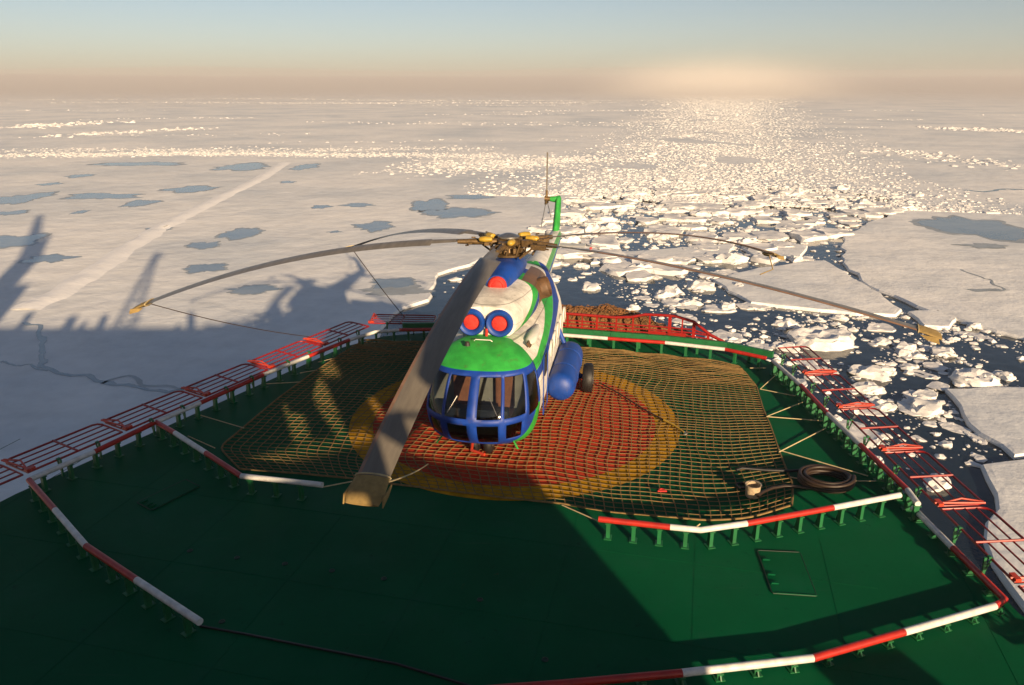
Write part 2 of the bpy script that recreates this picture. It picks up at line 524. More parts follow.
W = [tuple(at(px, py, ICE_Z)[:2]) for px, py in ((387, 321), (403, 307), (428, 299), (438, 273), (477, 261), (508, 243), (545, 222), (562, 208), (566, 197))]
lead_left = [(-11.5, -60), (-11.2, 8), (-10.6, 40)] + W + [(14, 128), (26, 137), (40, 141), (56, 138), (62, 128)]
R1 = [tuple(at(px, py, ICE_Z)[:2]) for px, py in ((894, 213), (868, 221), (842.6, 237), (842, 262), (878, 290), (932, 311), (1023, 337), (1110, 372))]
pack = rough_edge(lead_left + R1 + [(120, 55), (200, 40)], 1.6, 0.8, closed=False, seed=1) + [(R * .98, 40), (R * .98, R * .98), (-R * .98, R * .98), (-R * .98, -60)]
tag(ice_sheet(pack).build('pack_ice', M_ice, recalc=False), kind='structure')

# ------------------------------------------------------------------ big floes
def floe(pix, label, seed, amp=0.5, step=1.2, thick=0.9, top=ICE_Z):
    pts = [tuple(at(px, py, ICE_Z)[:2]) for px, py in pix]
    c = (sum(p[0] for p in pts) / len(pts), sum(p[1] for p in pts) / len(pts))
    loc = [(p[0] - c[0], p[1] - c[1]) for p in rough_edge(pts, step, amp, seed=seed)]
    o = ice_sheet(loc, 0.0, thick, 0.2).build('ice_floe', M_ice, recalc=False)
    o.location = (c[0], c[1], top)
    return tag(o, label, 'ice floe')
floe([(712, 279), (758, 267.6), (794, 262.5), (825, 260), (872, 289), (903, 309), (896, 314), (856, 313), (800, 307), (751, 302)], 'large flat triangular ice floe under the long right rotor blade', 2)
floe([(945, 388), (1023, 386), (1130, 386), (1120, 440), (1014, 455), (969, 422)], 'flat pale ice floe with a pointed dark wedge of water below it', 3)
floe([(981, 463), (1024, 458), (1140, 452), (1200, 640), (1060, 640), (1004, 580), (991, 561), (986, 520), (993, 492)], 'pale ice slab beside the red safety frames at the lower right', 4)
floe([(908, 311), (940, 309), (957, 317), (950, 326), (925, 325)], 'small flat floe right behind the yellow tip of the right rotor blade', 5, 0.3, 0.6, 0.8)
floe([(742, 248), (775, 240), (808, 245), (800, 256), (760, 258)], 'thin flat floe just behind the rear right blade tip', 6, 0.3, 0.8)
floe([(660, 249), (735, 243), (728, 256), (650, 262), (590, 262), (600, 252)], 'long thin floe crossed by the two right rotor blades', 7, 0.4, 0.8)

# ------------------------------------------------------------------ ice chunks
def chunk_mesh(seed, flat, sub=2):
    rng = random.Random(seed)
    bm = bmesh.new()
    bmesh.ops.create_icosphere(bm, subdivisions=sub, radius=1.0)
    off = Vector((rng.random() * 50, rng.random() * 50, rng.random() * 50))
    planes = []
    for i in range(7):
        a = rng.random() * 2 * pi
        planes.append((Vector((cos(a), sin(a), rng.uniform(-0.2, 0.5))).normalized(), rng.uniform(0.5, 0.9)))
    for v in bm.verts:
        c = v.co.copy()
        for nrm, d in planes:
            k = c.dot(nrm)
            if k > d: c -= nrm * (k - d)
        q = 1 + 0.30 * noise.noise(c * 1.7 + off) + 0.12 * noise.noise(c * 5.3 + off)
        c = c * q
        if flat:
            zt = 0.16 + 0.10 * noise.noise(Vector((c.x * 2, c.y * 2, 5)) + off) + 0.06 * noise.noise(Vector((c.x * 6, c.y * 6, 5)) + off)
            c.z = max(-0.5, min(c.z * 0.9, zt))
        else:
            c.z = c.z * 0.55 + 0.22 * noise.noise(c * 3.1 + off) + 0.08 * noise.noise(c * 8.1 + off)
        v.co = c
    me = bpy.data.meshes.new('ice_chunk')
    bm.to_mesh(me); bm.free()
    me.materials.append(M_rub)
    return me
chunk_lib = [chunk_mesh(s, False, 3) for s in range(8)] + [chunk_mesh(40 + s, True, 3) for s in range(8)]
for me in chunk_lib:
    me.polygons.foreach_set('use_smooth', [True] * len(me.polygons)); me.set_sharp_from_angle(angle=radians(24))
chunk_np = []
for me in [chunk_mesh(s if s < 8 else 32 + s, s > 7, 2) for s in range(16)] + [chunk_mesh(80 + q, q > 7, 1) for q in range(16)]:
    chunk_np.append(([v.co.copy() for v in me.vertices], [tuple(p.vertices) for p in me.polygons]))

def inside(p, poly):
    x, y = p; c = False; n = len(poly)
    for i in range(n):
        x1, y1 = poly[i][:2]; x2, y2 = poly[i - 1][:2]
        if (y1 > y) != (y2 > y) and x < (x2 - x1) * (y - y1) / (y2 - y1) + x1: c = not c
    return c

chunks = []      # (x, y, z, size, kind index, yaw, zscale)
rng = random.Random(5)
def put(x, y, s, flat, z=None):
    k = rng.randrange(8) + (8 if flat else 0)
    chunks.append((x, y, (SEA_Z + 0.05 * s) if z is None else z, s, k, rng.random() * 6.28, rng.uniform(0.7, 1.15)))

openw = [Vector((9, 20)), Vector((9.5, 44)), Vector((-7.5, 58))] + [Vector(p) for p in W] + [Vector((14, 128)), Vector((26, 137)), Vector((40, 141)), Vector((56, 138))] + [Vector(p) for p in R1]
big_floes = [[tuple(at(px, py, ICE_Z)[:2]) for px, py in q] for q in (
    [(712, 279), (758, 267.6), (794, 262.5), (825, 260), (903, 309), (856, 313), (751, 302)], [(945, 388), (1130, 386), (1120, 440), (1014, 455), (969, 422)], [(981, 463), (1140, 452), (1200, 640), (1060, 640), (991, 561), (986, 520)])]
def free(x, y):
    return inside((x, y), openw) and not any(inside((x, y), q) for q in big_floes)
# mixed field behind the tail
for i in range(7980):
    x = rng.uniform(-8, 62); y = rng.uniform(66, 142)
    if not free(x, y): continue
    dens = min(1, max(0, (y - 66) / 42)) ** 0.8
    cl = 0.5 + 0.9 * noise.noise(Vector((x * 0.13, y * 0.13, 2)))
    if rng.random() > dens * (0.35 + cl): continue
    s = 0.15 + 0.6 * rng.random() ** 3 + (1.6 * rng.random() ** 2 if rng.random() < 0.12 else 0)
    put(x, y, s, rng.random() < 0.5)
for i in range(150):
    x = rng.uniform(0, 58); y = rng.uniform(72, 138)
    if free(x, y): put(x, y, rng.uniform(1.4, 3.2), True)
# near water to the right of the ship
for i in range(4940):
    x = rng.uniform(9.6, 42); y = rng.uniform(34, 72)
    if not free(x, y): continue
    cl = noise.noise(Vector((x * 0.16, y * 0.16, 8))) + 0.25
    if y > 62 and rng.random() < 0.4: continue
    if rng.random() > 0.25 + 0.9 * cl: continue
    s = 0.09 + 0.4 * rng.random() ** 3 + (0.8 * rng.random() if rng.random() < 0.05 else 0)
    put(x, y, s, rng.random() < 0.35)
for px, py, s in ((871, 371, 1.3), (975, 378, 1.25), (868, 386, 1.0), (905, 345, 1.0), (880, 402, 0.9), (738, 285, 1.0), (700, 285, 1.6), (664, 293, 1.1), (610, 262, 1.6), (590, 285, 1.2), (640, 268, 1.5), (727, 305, 1.0), (945, 350, 1.0), (925, 405, 1.2), (940, 480, 0.9), (884, 340, 0.9)):
    p = at(px, py, ICE_Z); put(p.x, p.y, s, False)
for i in range(75):
    x = rng.uniform(10, 40); y = rng.uniform(36, 66)
    if free(x, y) and noise.noise(Vector((x * 0.16, y * 0.16, 8))) > -0.15: put(x, y, rng.uniform(0.5, 1.5), True, SEA_Z - 0.06)
for i in range(9000):
    x = rng.uniform(8, 60); y = rng.uniform(32, 100)
    if free(x, y) and rng.random() < 0.15 + 1.3 * (noise.noise(Vector((x * 0.16, y * 0.16, 8))) + 0.1): put(x, y, rng.uniform(0.05, 0.14), True, SEA_Z)
# packed brash of the broken track
ax = Vector((sin(radians(14.5)), cos(radians(14.5))))
for i in range(44000):
    d = 126 + 1300 * rng.random() ** 2.6
    hw = 32 + 0.02 * min(d, 600) + 0.07 * max(0, d - 600)
    c = Vector((2, -2)) + ax * d
    lat = rng.gauss(0, 0.55)
    if abs(lat) > 1.2 + 0.3 * noise.noise(Vector((d * 0.03, 1.5 if lat > 0 else 7.5, 0))): continue
    x = c.x + lat * hw * ax.y; y = c.y - lat * hw * ax.x
    if noise.noise(Vector((x * 0.045, y * 0.03, 3))) < -0.22 - 0.0005 * d: continue
    s = (0.16 + 0.46 * rng.random() ** 2.6) * (1 + max(0, d - 200) / 500)
    if rng.random() < 0.02: s *= 2.4
    if d > 260: s *= 0.8
    put(x, y, s, rng.random() < 0.25, ICE_Z + 0.0)
# pressure ridges on the pack ice
def ridge(x0, y0, x1, y1, n, spread, smin, smax):
    for i in range(n):
        t = rng.random(); q = noise.noise(Vector((t * 9, x0 * .1, y0 * .1)))
        x = lerp(x0, x1, t) + rng.gauss(0, spread); y = lerp(y0, y1, t) + rng.gauss(0, spread) + q * 6
        put(x, y, rng.uniform(smin, smax), rng.random() < 0.3, ICE_Z - 0.05)
for a in range(26):
    px = -140 + a * 11
for (p0, p1, n, sp, s0, s1) in (((-20, 156), (250, 153), 2600, 3.5, 0.2, 0.6), ((250, 154), (500, 156), 2200, 3.5, 0.2, 0.6), ((0, 151), (490, 149), 1500, 5.0, 0.2, 0.6),
                               ((420, 172), (600, 160), 1500, 6.0, 0.2, 0.7), ((430, 165), (560, 158), 900, 6.0, 0.2, 0.7),
                               ((880, 150), (1030, 168), 260, 5.0, 0.3, 1.1), ((940, 128), (1030, 132), 300, 6, .4, 1.6),
                               ((0, 128), (110, 122), 160, 8, .5, 1.8), ((60, 136), (200, 128), 160, 5, .4, 1.4)):
    a = at(*p0, ICE_Z); b = at(*p1, ICE_Z)
    ridge(a.x, a.y, b.x, b.y, n, sp, s0, s1)
for i in range(30):
    y = rng.uniform(210, 1100); x = rng.uniform(-0.75, 0.75) * y; L = rng.uniform(25, 130) * (0.6 + y / 700); a = rng.uniform(-0.25, 0.25)
    ridge(x - L * cos(a), y - L * sin(a), x + L * cos(a), y + L * sin(a), int(40 + L * 0.6), 1.5 + y / 200, 0.2 + y / 2400, 0.5 + y / 900)

order = sorted(range(len(chunks)), key=lambda i: -chunks[i][3] / hypot(chunks[i][0], chunks[i][1]))
own = set()
for i in order:
    if len(own) >= 285: break
    c = chunks[i]
    d = hypot(c[0], c[1])
    if c[1] < 150 and abs(c[0] / c[1]) < 0.72: own.add(i)
rest = MB()
for i, (x, y, z, s, k, yaw, zs) in enumerate(chunks):
    if i in own:
        o = bpy.data.objects.new('ice_chunk', chunk_lib[k]); COL.objects.link(o)
        o.location = (x, y, z); o.rotation_euler = (0, 0, yaw); o.scale = (s, s * (0.75 + 0.25 * zs), s * 0.7 * zs)
        tag(o, 'jagged white ice chunk drifting in the dark water', 'ice chunk', 'loose ice chunks drifting in the dark water')
    else:
        vs, fs = chunk_np[k if s / hypot(x, y) > 0.009 else k + 16]     # far pieces: a lighter mesh
        ca, sa = cos(yaw) * s, sin(yaw) * s
        zz = s * 0.7 * zs
        rest.add([(x + v.x * ca - v.y * sa, y + v.x * sa + v.y * ca, z + v.z * zz) for v in vs], fs)
tag(rest.build('brash_ice', M_rub, recalc=False), 'broken white brash ice and rubble filling the ship track', 'brash ice', kind='stuff')
# single, recognisable pieces
def big_chunk(px, py, sx, sy, sz, label, seed):
    rg = random.Random(seed)
    bm = bmesh.new(); bmesh.ops.create_icosphere(bm, subdivisions=4, radius=1.0)
    for v in bm.verts:
        c = v.co.copy()
        q = 1 + 0.22 * noise.noise(c * 1.6 + Vector((seed, 0, 0))) + 0.10 * noise.noise(c * 4.1 + Vector((0, seed, 0)))
        h = min(c.z, 0.45 + 0.28 * noise.noise(Vector((c.x * 2.6, c.y * 2.6, seed))) + 0.12 * noise.noise(Vector((c.x * 7, c.y * 7, seed))))
        v.co = Vector((c.x * q * sx, c.y * q * sy, h * sz))
    me = bpy.data.meshes.new('ice_chunk'); bm.to_mesh(me); bm.free(); me.materials.append(M_rub)
    me.polygons.foreach_set('use_smooth', [True] * len(me.polygons)); me.set_sharp_from_angle(angle=radians(28))
    o = bpy.data.objects.new('ice_chunk', me); COL.objects.link(o)
    p = at(px, py, SEA_Z + 0.2); o.location = (p.x, p.y, SEA_Z + 0.15); o.rotation_euler = (0, 0, rg.random())
    tag(o, label, 'ice chunk')
big_chunk(822, 340, 2.5, 1.9, 1.1, 'largest lumpy white ice chunk in the water beyond the red safety frames', 3)
big_chunk(975, 379, 1.3, 1.3, 0.8, 'rounded ice chunk floating just off the pointed pale floe', 7)

# ------------------------------------------------------------------ melt ponds and cracks (water on the ice)
def pond(px, py, wpx, hpx, seed, m=M_pond, name='melt_pond', dz=0.0):
    c = at(px, py, ICE_Z); e = at(px + wpx / 2, py, ICE_Z); t = at(px, py - hpx / 2, ICE_Z); b_ = at(px, py + hpx / 2, ICE_Z)
    a = (e - c).length; l = (t.y - b_.y) / 2
    n = 72
    for ring, mm_, zz_ in ((1.16, M_slush, 0.008), (1.0, m, 0.014)):
     pts = []
     for i in range(n):
        th = 2 * pi * i / n
        r = 1 + 0.55 * noise.noise(Vector((cos(th) * 1.5, sin(th) * 1.5, seed))) + 0.26 * noise.noise(Vector((cos(th) * 4, sin(th) * 4, seed + 4))) + 0.12 * noise.noise(Vector((cos(th) * 11, sin(th) * 11, seed + 2 + ring)))
        r *= ring
        pts.append((c.x + a * r * cos(th), c.y + l * r * sin(th), ICE_Z + zz_ + dz))
     tag(MB().add(pts, [tuple(range(n))]).build(name if ring == 1.0 else 'pond_rim', mm_), kind='structure')
for i, (px, py, w, h) in enumerate(((20, 199, 46, 10), (8, 213, 30, 5), (105, 196, 62, 6), (140, 203, 26, 7), (192, 189, 40, 5), (241, 167, 48, 6), (303, 167, 24, 5), (160, 229, 22, 5), (204, 245, 28, 8),
                                   (240, 234, 32, 10), (205, 268, 38, 9), (252, 290, 44, 8), (375, 226, 38, 9), (430, 206, 36, 12), (458, 213, 60, 9), (50, 259, 44, 9), (14, 241, 50, 12), (80, 212, 12, 4),
                                   (320, 207, 18, 3), (358, 205, 30, 3), (140, 164, 70, 4), (50, 184, 18, 3), (80, 176, 20, 3), (395, 283, 50, 9), (470, 197, 40, 4), (335, 232, 12, 2), (288, 182, 14, 2))):
    pond(px, py, w, h, i * 3.7)
pond(972, 227, 84, 18, 91)
pond(985, 246, 40, 4, 95, M_slush, dz=0.02)
pond(985, 290, 40, 2.5, 97, M_slush)
pond(395, 290, 60, 9, 99, M_slush, dz=-0.004)
def crack(pix, w, name='ice_crack', m=M_slush, seed=0):
    P = [at(px, py, ICE_Z) for px, py in pix]
    fine = []
    for i in range(len(P) - 1):
        for j in range(6):
            q = P[i].lerp(P[i + 1], j / 6); q += Vector((noise.noise(q * 0.9), noise.noise(q * 0.9 + Vector((7, 0, 0))), 0)) * 0.5; fine.append(q)
    fine.append(P[-1]); vs = []; n = len(fine)
    for i, q in enumerate(fine):
        t = (fine[min(i + 1, n - 1)] - fine[max(i - 1, 0)]).normalized(); nr = Vector((-t.y, t.x, 0))
        ww = w * (0.5 + 0.9 * abs(noise.noise(q * 0.8 + Vector((seed, 0, 3))))) 
        vs += [q + nr * ww + Vector((0, 0, 0.02)), q - nr * ww + Vector((0, 0, 0.02))]
    tag(MB().add(vs, [(2 * i, 2 * i + 1, 2 * i + 3, 2 * i + 2) for i in range(n - 1)]).build(name, m), kind='structure')
crack([(22, 322), (40, 326), (44, 345), (40, 362), (52, 371), (90, 376), (112, 385), (145, 389), (175, 391), (205, 384)], 0.28, m=M_pond)
crack([(0, 362), (30, 366), (48, 371)], 0.12, m=M_pond, seed=3)
crack([(100, 384), (128, 376), (150, 385), (190, 389)], 0.2, seed=6)
crack([(963, 190), (985, 192), (1005, 189), (1030, 190)], 0.7, m=M_sea, seed=8)
crack([(960, 269), (975, 275), (990, 280), (1005, 290)], 0.14, m=M_slush, seed=9)
# snow track: a low rubble line across the ice
trk = [at(px, py, ICE_Z) for px, py in ((285, 163), (262, 178), (225, 196), (190, 213), (160, 229), (125, 250), (98, 270), (60, 293), (20, 312))]
tr = MB(); tv = []; tf = []
seg = []
for i in range(len(trk) - 1):
    for j in range(10): seg.append(trk[i].lerp(trk[i + 1], j / 10))
for i, q in enumerate(seg):
    t = (seg[min(i + 1, len(seg) - 1)] - seg[max(i - 1, 0)]).normalized(); nr = Vector((-t.y, t.x, 0))
    for k, (o_, h) in enumerate(((-1.5, 0.0), (-0.7, 0.12), (0, 0.16), (0.6, 0.10), (1.4, 0.0))):
        tv.append(q + nr * (o_ + 0.5 * noise.noise(q * 0.5 + Vector((k * 9, 0, 0)))) + Vector((0, 0, 0.01 + h * (1 + 1.2 * noise.noise(q * 1.1 + Vector((k * 3, 1, 0)))) if h else -0.02)))
for i in range(len(seg) - 1):
    for k in range(4): tf.append((i * 5 + k, i * 5 + k + 1, (i + 1) * 5 + k + 1, (i + 1) * 5 + k))
tag(tr.add(tv, tf).build('snow_ridge', M_track, smooth=60), kind='structure')

# ------------------------------------------------------------------ ship: deck plate, hull, deckhouse
deck_poly = [(8.62, 23.2), (8.2, 23.9), (5.4, 25.7), (2.2, 26.6), (-2.2, 26.9), (-4.6, 26.2), (-5.8, 25.0), (-10.95, 15.0), (-14.0, 7.0), (-15.0, -14), (10.5, -14), (9.6, 4.0), (8.66, 11.0)]
deck = MB().prism(deck_poly, -0.30, 0.0).build('helideck', M_deck)
tag(deck, kind='structure')
def shrink(poly, d):
    c = Vector((-2.5, 8)); out = []
    for p in poly:
        v = Vector(p) - c; out.append(tuple(c + v * (1 - d / v.length)))
    return out
tag(MB().prism(shrink(deck_poly, 0.9), -12.0, -0.31).build('ship_hull', M_hull), 'dark green ship hull under the helideck edge', 'ship hull')
def disc(r0, r1, c, z, m, name, n=128):
    mb = MB()
    if r0 == 0:
        mb.add([(c[0] + r1 * cos(2 * pi * i / n), c[1] + r1 * sin(2 * pi * i / n), z) for i in range(n)], [tuple(range(n))])
    else:
        mb.add([(c[0] + r * cos(2 * pi * i / n), c[1] + r * sin(2 * pi * i / n), z) for r in (r0, r1) for i in range(n)],
               [(i, (i + 1) % n, n + (i + 1) % n, n + i) for i in range(n)])
    tag(mb.build(name, m), kind='structure')
CC = (0.06, 19.1)
disc(3.78, 4.4, CC, 0.005, M_yellowmark, 'yellow_landing_ring')
disc(0, 3.776, CC, 0.005, M_redmark, 'red_landing_circle')

# welded plate seams of the deck
sm = MB()
axd = Vector((sin(radians(13.8)), cos(radians(13.8)), 0)); axn = Vector((axd.y, -axd.x, 0))
for k in range(-5, 6):
    a = Vector((-1.6, 12, 0)) + axn * (k * 2.4) - axd * 6; b = a + axd * 9
    sm.tube([a, b], 0.006, 4)
for k in range(4):
    a = Vector((-1.6, 12, 0)) - axn * 9 + axd * (k * 2.3 - 3); b = a + axn * 17
    sm.tube([a, b], 0.006, 4)
tag(sm.build('deck_weld_seams', M_deck), kind='structure')

# the deckhouse behind the camera; it throws the long shadow over the deck and the ice
dh = thing('deckhouse', 'stepped ship deckhouse with added panels that shade the near deck', 'deckhouse', (0, -2, 0))
def hpan(x0, x1, z0, z1, y=0.0, t=0.12, m=M_house, name='shade_panel'):
    return MB().box(((x0 + x1) / 2, y - t / 2, (z0 + z1) / 2), (x1 - x0, t, z1 - z0)).build(name, m, dh)
hpan(-16.5, 7.45, 0.004, 4.93, 0, 5.0, name='wall')
hpan(-16.5, 0.9, 4.932, 6.45, 0, 0.3)
def strip(x0, zl0, zh0, x1, zl1, zh1, y=0.0, t=0.12, name='shade_panel'):  # unseen panels, edges and gaps shaped for the shade and light patches
    MB().rings([[(x0, y - t, zl0), (x0, y, zl0), (x0, y, zh0), (x0, y - t, zh0)], [(x1, y - t, zl1), (x1, y, zl1), (x1, y, zh1), (x1, y - t, zh1)]]).build(name, M_house, dh)
strip(0.902, 4.932, 4.935, 4.30, 4.932, 5.38)
strip(4.302, 4.932, 5.28, 5.50, 4.932, 5.08); strip(5.502, 4.932, 5.08, 7.2, 4.932, 4.97)
strip(0.902, 5.07, 7.15, 1.70, 5.20, 7.15); strip(1.702, 5.20, 6.85, 2.20, 5.27, 6.85)
strip(2.202, 6.0, 7.08, 2.70, 6.0, 7.05); strip(2.202, 5.28, 5.33, 2.70, 5.35, 5.37)
strip(2.702, 5.35, 7.05, 3.12, 5.41, 7.05)
strip(3.122, 6.85, 7.02, 3.68, 6.50, 7.1); strip(3.122, 5.39, 6.0, 3.34, 5.43, 5.46)
strip(3.682, 5.49, 6.62, 4.25, 5.58, 6.62); strip(3.682, 7.0, 7.06, 4.25, 7.0, 7.06)
strip(4.252, 5.45, 7.2, 4.68, 5.42, 7.5)
strip(4.682, 6.15, 7.5, 4.92, 6.15, 7.8); strip(4.682, 5.30, 5.68, 4.92, 5.26, 5.76)
strip(4.922, 5.26, 7.9, 5.75, 5.6, 8.6)
hpan(-16.5, -0.6, 6.452, 6.74, 0, 0.1, name='top_rail'); hpan(-0.598, 0.9, 6.452, 6.95, 0, 0.1, name='top_rail')  # solid panels, height set to shade the left safety frames
for i, (x, w, z) in enumerate(((-14.6, 0.5, 7.9), (-11.0, 0.7, 7.6), (-8.5, 0.5, 7.7), (-1.6, 0.5, 7.9), (-9.9, 0.3, 7.2), (-2.6, 0.25, 7.0), (0.2, 0.3, 6.9), (2.6, .3, 6.9))):
    MB().box((x, -0.2, (z + 6.55) / 2), (w, 0.35, z - 6.55)).build('shadow_bump', M_house, dh)  # unseen boxes added for bumps in the shadow of people at the rail
lm = MB()
for s_ in (-1, 1):
    for t_ in (-1, 1):
        lm.tube([(-6.75 + s_ * 0.75, -0.3 + t_ * 0.5, 6.4), (-5.35 + s_ * 0.2, -0.3 + t_ * 0.2, 14.3)], 0.07, 6)
for k in range(8):
    f = k / 8; g = (k + 1) / 8
    for t_ in (-1, 1):
        for s_ in (-1, 1):
            lm.tube([(lerp(-6.75 + s_ * .75, -5.35 + s_ * .2, f), -0.3 + t_ * 0.4, lerp(6.4, 14.3, f)), (lerp(-6.75 - s_ * .75, -5.35 - s_ * .2, g), -0.3 + t_ * 0.4, lerp(6.4, 14.3, g))], 0.05, 5)
lm.box((-4.9, -0.3, 13.9), (0.7, 0.3, 0.3))
lm.build('lattice_mast', M_white, dh)
MB().box((10.2, -0.2, 1.66), (1.5, 0.4, 3.3)).build('shade_panel', M_house, dh)  # unseen block added to darken the lower right deck with its shadow
MB().tube([(4.6, -0.3, 7.6), (5.3, -0.3, 8.5), (7.35, -0.3, 10.25)], [0.3, 0.3, 0.26], 8).build('shade_bar', M_house, dh)  # bar added out of view to shade the near rotor blade
cr = MB()
cr.box((-18.0, -1.0, 8.0), (3.2, 1.0, 5.0)); cr.box((-18.6, -1.0, 12.4), (2.0, 0.8, 4.0)); cr.tube([(-18.8, -1, 14), (-22.9, -1, 21.5)], [0.9, 0.35], 8); cr.tube([(-17.6, -1, 13), (-18.9, -1, 17.2)], 0.35, 8)
cr.box((-18.0, -1.0, 2.75), (2.0, 1.0, 5.5))
cr.build('crane', M_house, dh)

# ------------------------------------------------------------------ pipe barriers round the deck
PIPE_Z, PIPE_R = 0.40, 0.062
def barrier(label, runs, post_step=0.55, post_h=None, h=PIPE_Z, dbl=False):
    """runs = list of (colour, [points]) laid end to end"""
    o0 = Vector((*runs[0][1][0][:2], 0))
    t = thing('pipe_barrier', label, 'barrier', o0)
    for colr, pts in runs:
        pts = [Vector((p[0], p[1], h)) - o0 for p in pts]
        m = {'r': M_red, 'w': M_white, 'g': M_green}[colr]
        MB().tube(pts, PIPE_R, 10).build({'r': 'red_pipe', 'w': 'white_pipe', 'g': 'green_pipe'}[colr], m, t, smooth=40)
    allp = []
    for colr, pts in runs:
        for p in pts:
            q = Vector((p[0], p[1], 0))
            if not allp or (q - allp[-1]).length > 0.02: allp.append(q)
    acc = post_step * 0.4
    for i in range(len(allp) - 1):
        a, b = allp[i], allp[i + 1]; L = (b - a).length; d = (b - a).normalized(); rz = atan2(d.y, d.x)
        s = acc
        while s < L:
            q = a + d * s - o0
            p = MB()
            p.box((q.x, q.y, (h - PIPE_R) / 2 + 0.012), (0.075, 0.10, h - PIPE_R + 0.02), rz)
            p.box((q.x, q.y, h - PIPE_R * 0.9), (0.11, 0.15, 0.022), rz)
            p.box((q.x, q.y, 0.010), (0.15, 0.20, 0.016), rz)
            n_ = Vector((-d.y, d.x, 0))
            p.tube([q + n_ * 0.11 + Vector((0, 0, 0.02)), q + n_ * 0.045 + Vector((0, 0, h * 0.72))], 0.016, 5)
            p.build('bracket', M_green, t)
            s += post_step
        acc = s - L
    return t
def pts(*pp, z=PIPE_Z): return [tuple(at(a, b, z)[:2]) for a, b in pp]
barrier('red and white pipe barrier along the shaded left deck edge', [
    ('w', pts((31, 479), (94, 452))), ('r', pts((94, 452), (154, 423))), ('w', pts((154, 423), (200, 403))), ('r', pts((200, 403), (263, 375))), ('w', pts((264, 374.5), (308, 356.5))), ('r', pts((308, 356.5), (349, 340))), ('w', pts((349, 340), (375, 332), (399, 330)))], 0.62)
BK = [(-3.96, 25.68), (-2.57, 25.75), (-0.2, 25.52), (1.79, 25.11), (3.25, 24.73), (5.11, 24.29), (6.93, 23.6), (8.0, 22.75)]
barrier('curved pipe barrier at the stern in front of the red guard rail', [('r', BK[0:3]), ('w', [BK[2], BK[3], BK[4]]), ('r', [BK[4], BK[5]]), ('w', [BK[5], BK[6]]), ('r', [BK[6], BK[7]])], 0.8)
barrier('long straight pipe barrier on many green brackets beside the right safety frames', [('w', pts((773, 361), (801, 385.5))), ('r', pts((801, 385.5), (828, 414))), ('w', pts((828, 414), (860.5, 445))), ('r', pts((860.5, 445), (907.5, 490))), ('w', pts((907.5, 490), (918, 504)))], 0.42)
ZB = 0.16
barrier('cornered pipe barrier across the near lower right deck', [('w', pts((913, 508), (953, 548), z=ZB)), ('r', pts((953, 548), (1005, 600), (995, 606), z=ZB)), ('w', pts((995, 606), (904, 632), z=ZB)), ('r', pts((904, 632), (813, 658), z=ZB)), ('w', pts((813, 658), (682, 673), z=ZB)), ('r', pts((682, 673), (560, 684), (430, 694), z=ZB))], 0.6, h=ZB)
barrier('bent pipe barrier standing free on the dark left foredeck', [('r', pts((29, 480), (55, 510))), ('w', pts((55, 510), (86, 546))), ('r', pts((86, 546), (136.5, 580))), ('w', pts((136.5, 580), (200, 622)))], 0.6)
barrier('pipe barrier at the shaded lower left corner of the net', [('r', pts((156, 422), (175, 433))), ('w', pts((175, 433), (206, 453))), ('r', pts((206, 453), (241, 476))), ('w', pts((241, 476), (322.6, 485)))], 0.6)
barrier('sunlit pipe barrier along the near right edge of the net', [('r', pts((598.5, 519), (670, 527))), ('w', pts((670, 527), (700.5, 530), (746.7, 523.4))), ('r', pts((746.7, 523.4), (833, 507.6))), ('w', pts((833, 507.6), (900, 495)))], 0.5)

# ------------------------------------------------------------------ safety frames outboard of the deck
def frame_mesh(L, Wd, parent):
    """flat frame in the local XY plane: X along the deck edge, Y outboard"""
    r = 0.026
    c = 0.16
    loop = [(0.03, 0, 0), (L - 0.03, 0, 0)]
    loop += [(L - 0.03, Wd - c, 0), (L - 0.03 - c * 0.3, Wd - c * 0.3, 0), (L - 0.03 - c, Wd, 0), (0.03 + c, Wd, 0), (0.03 + c * 0.3, Wd - c * 0.3, 0), (0.03, Wd - c, 0)]
    MB().tube(loop, r, 8, closed=True).build('outer_tube', M_redrail, parent, smooth=45)
    for k in (1, 2, 3):
        MB().tube([(0.04, Wd * k / 4, 0), (L - 0.04, Wd * k / 4, 0)], 0.018, 6).build('long_bar', M_redrail, parent, smooth=45)
    MB().tube([(L / 2, 0, 0.02), (L / 2, Wd, 0.02)], 0.026, 6).build('cross_bar', M_redrail, parent, smooth=45)
    j = MB()
    j.tube([(0.10, -0.05, 0.05), (0.02, Wd, 0.04)], 0.024, 6)
    j.tube([(0.05, 0.0, 0.045), (0.22, Wd * 0.6, 0.05), (0.05, Wd * 0.98, 0.05)], 0.022, 6)
    j.box((0.12, 0.05, 0.04), (0.20, 0.10, 0.06))
    j.build('hinge_arm', M_orange, parent, smooth=45)
    for x in (L * 0.3, L * 0.7):
        b = MB(); b.box((x, -0.10, -0.18), (0.035, 0.05, 0.42)); b.tube([(x, -0.10, -0.3), (x, 0.03, 0.02)], 0.02, 6); b.box((x, -0.03, 0.03), (0.07, 0.05, 0.05))
        b.build('hinge_post', M_green, parent)
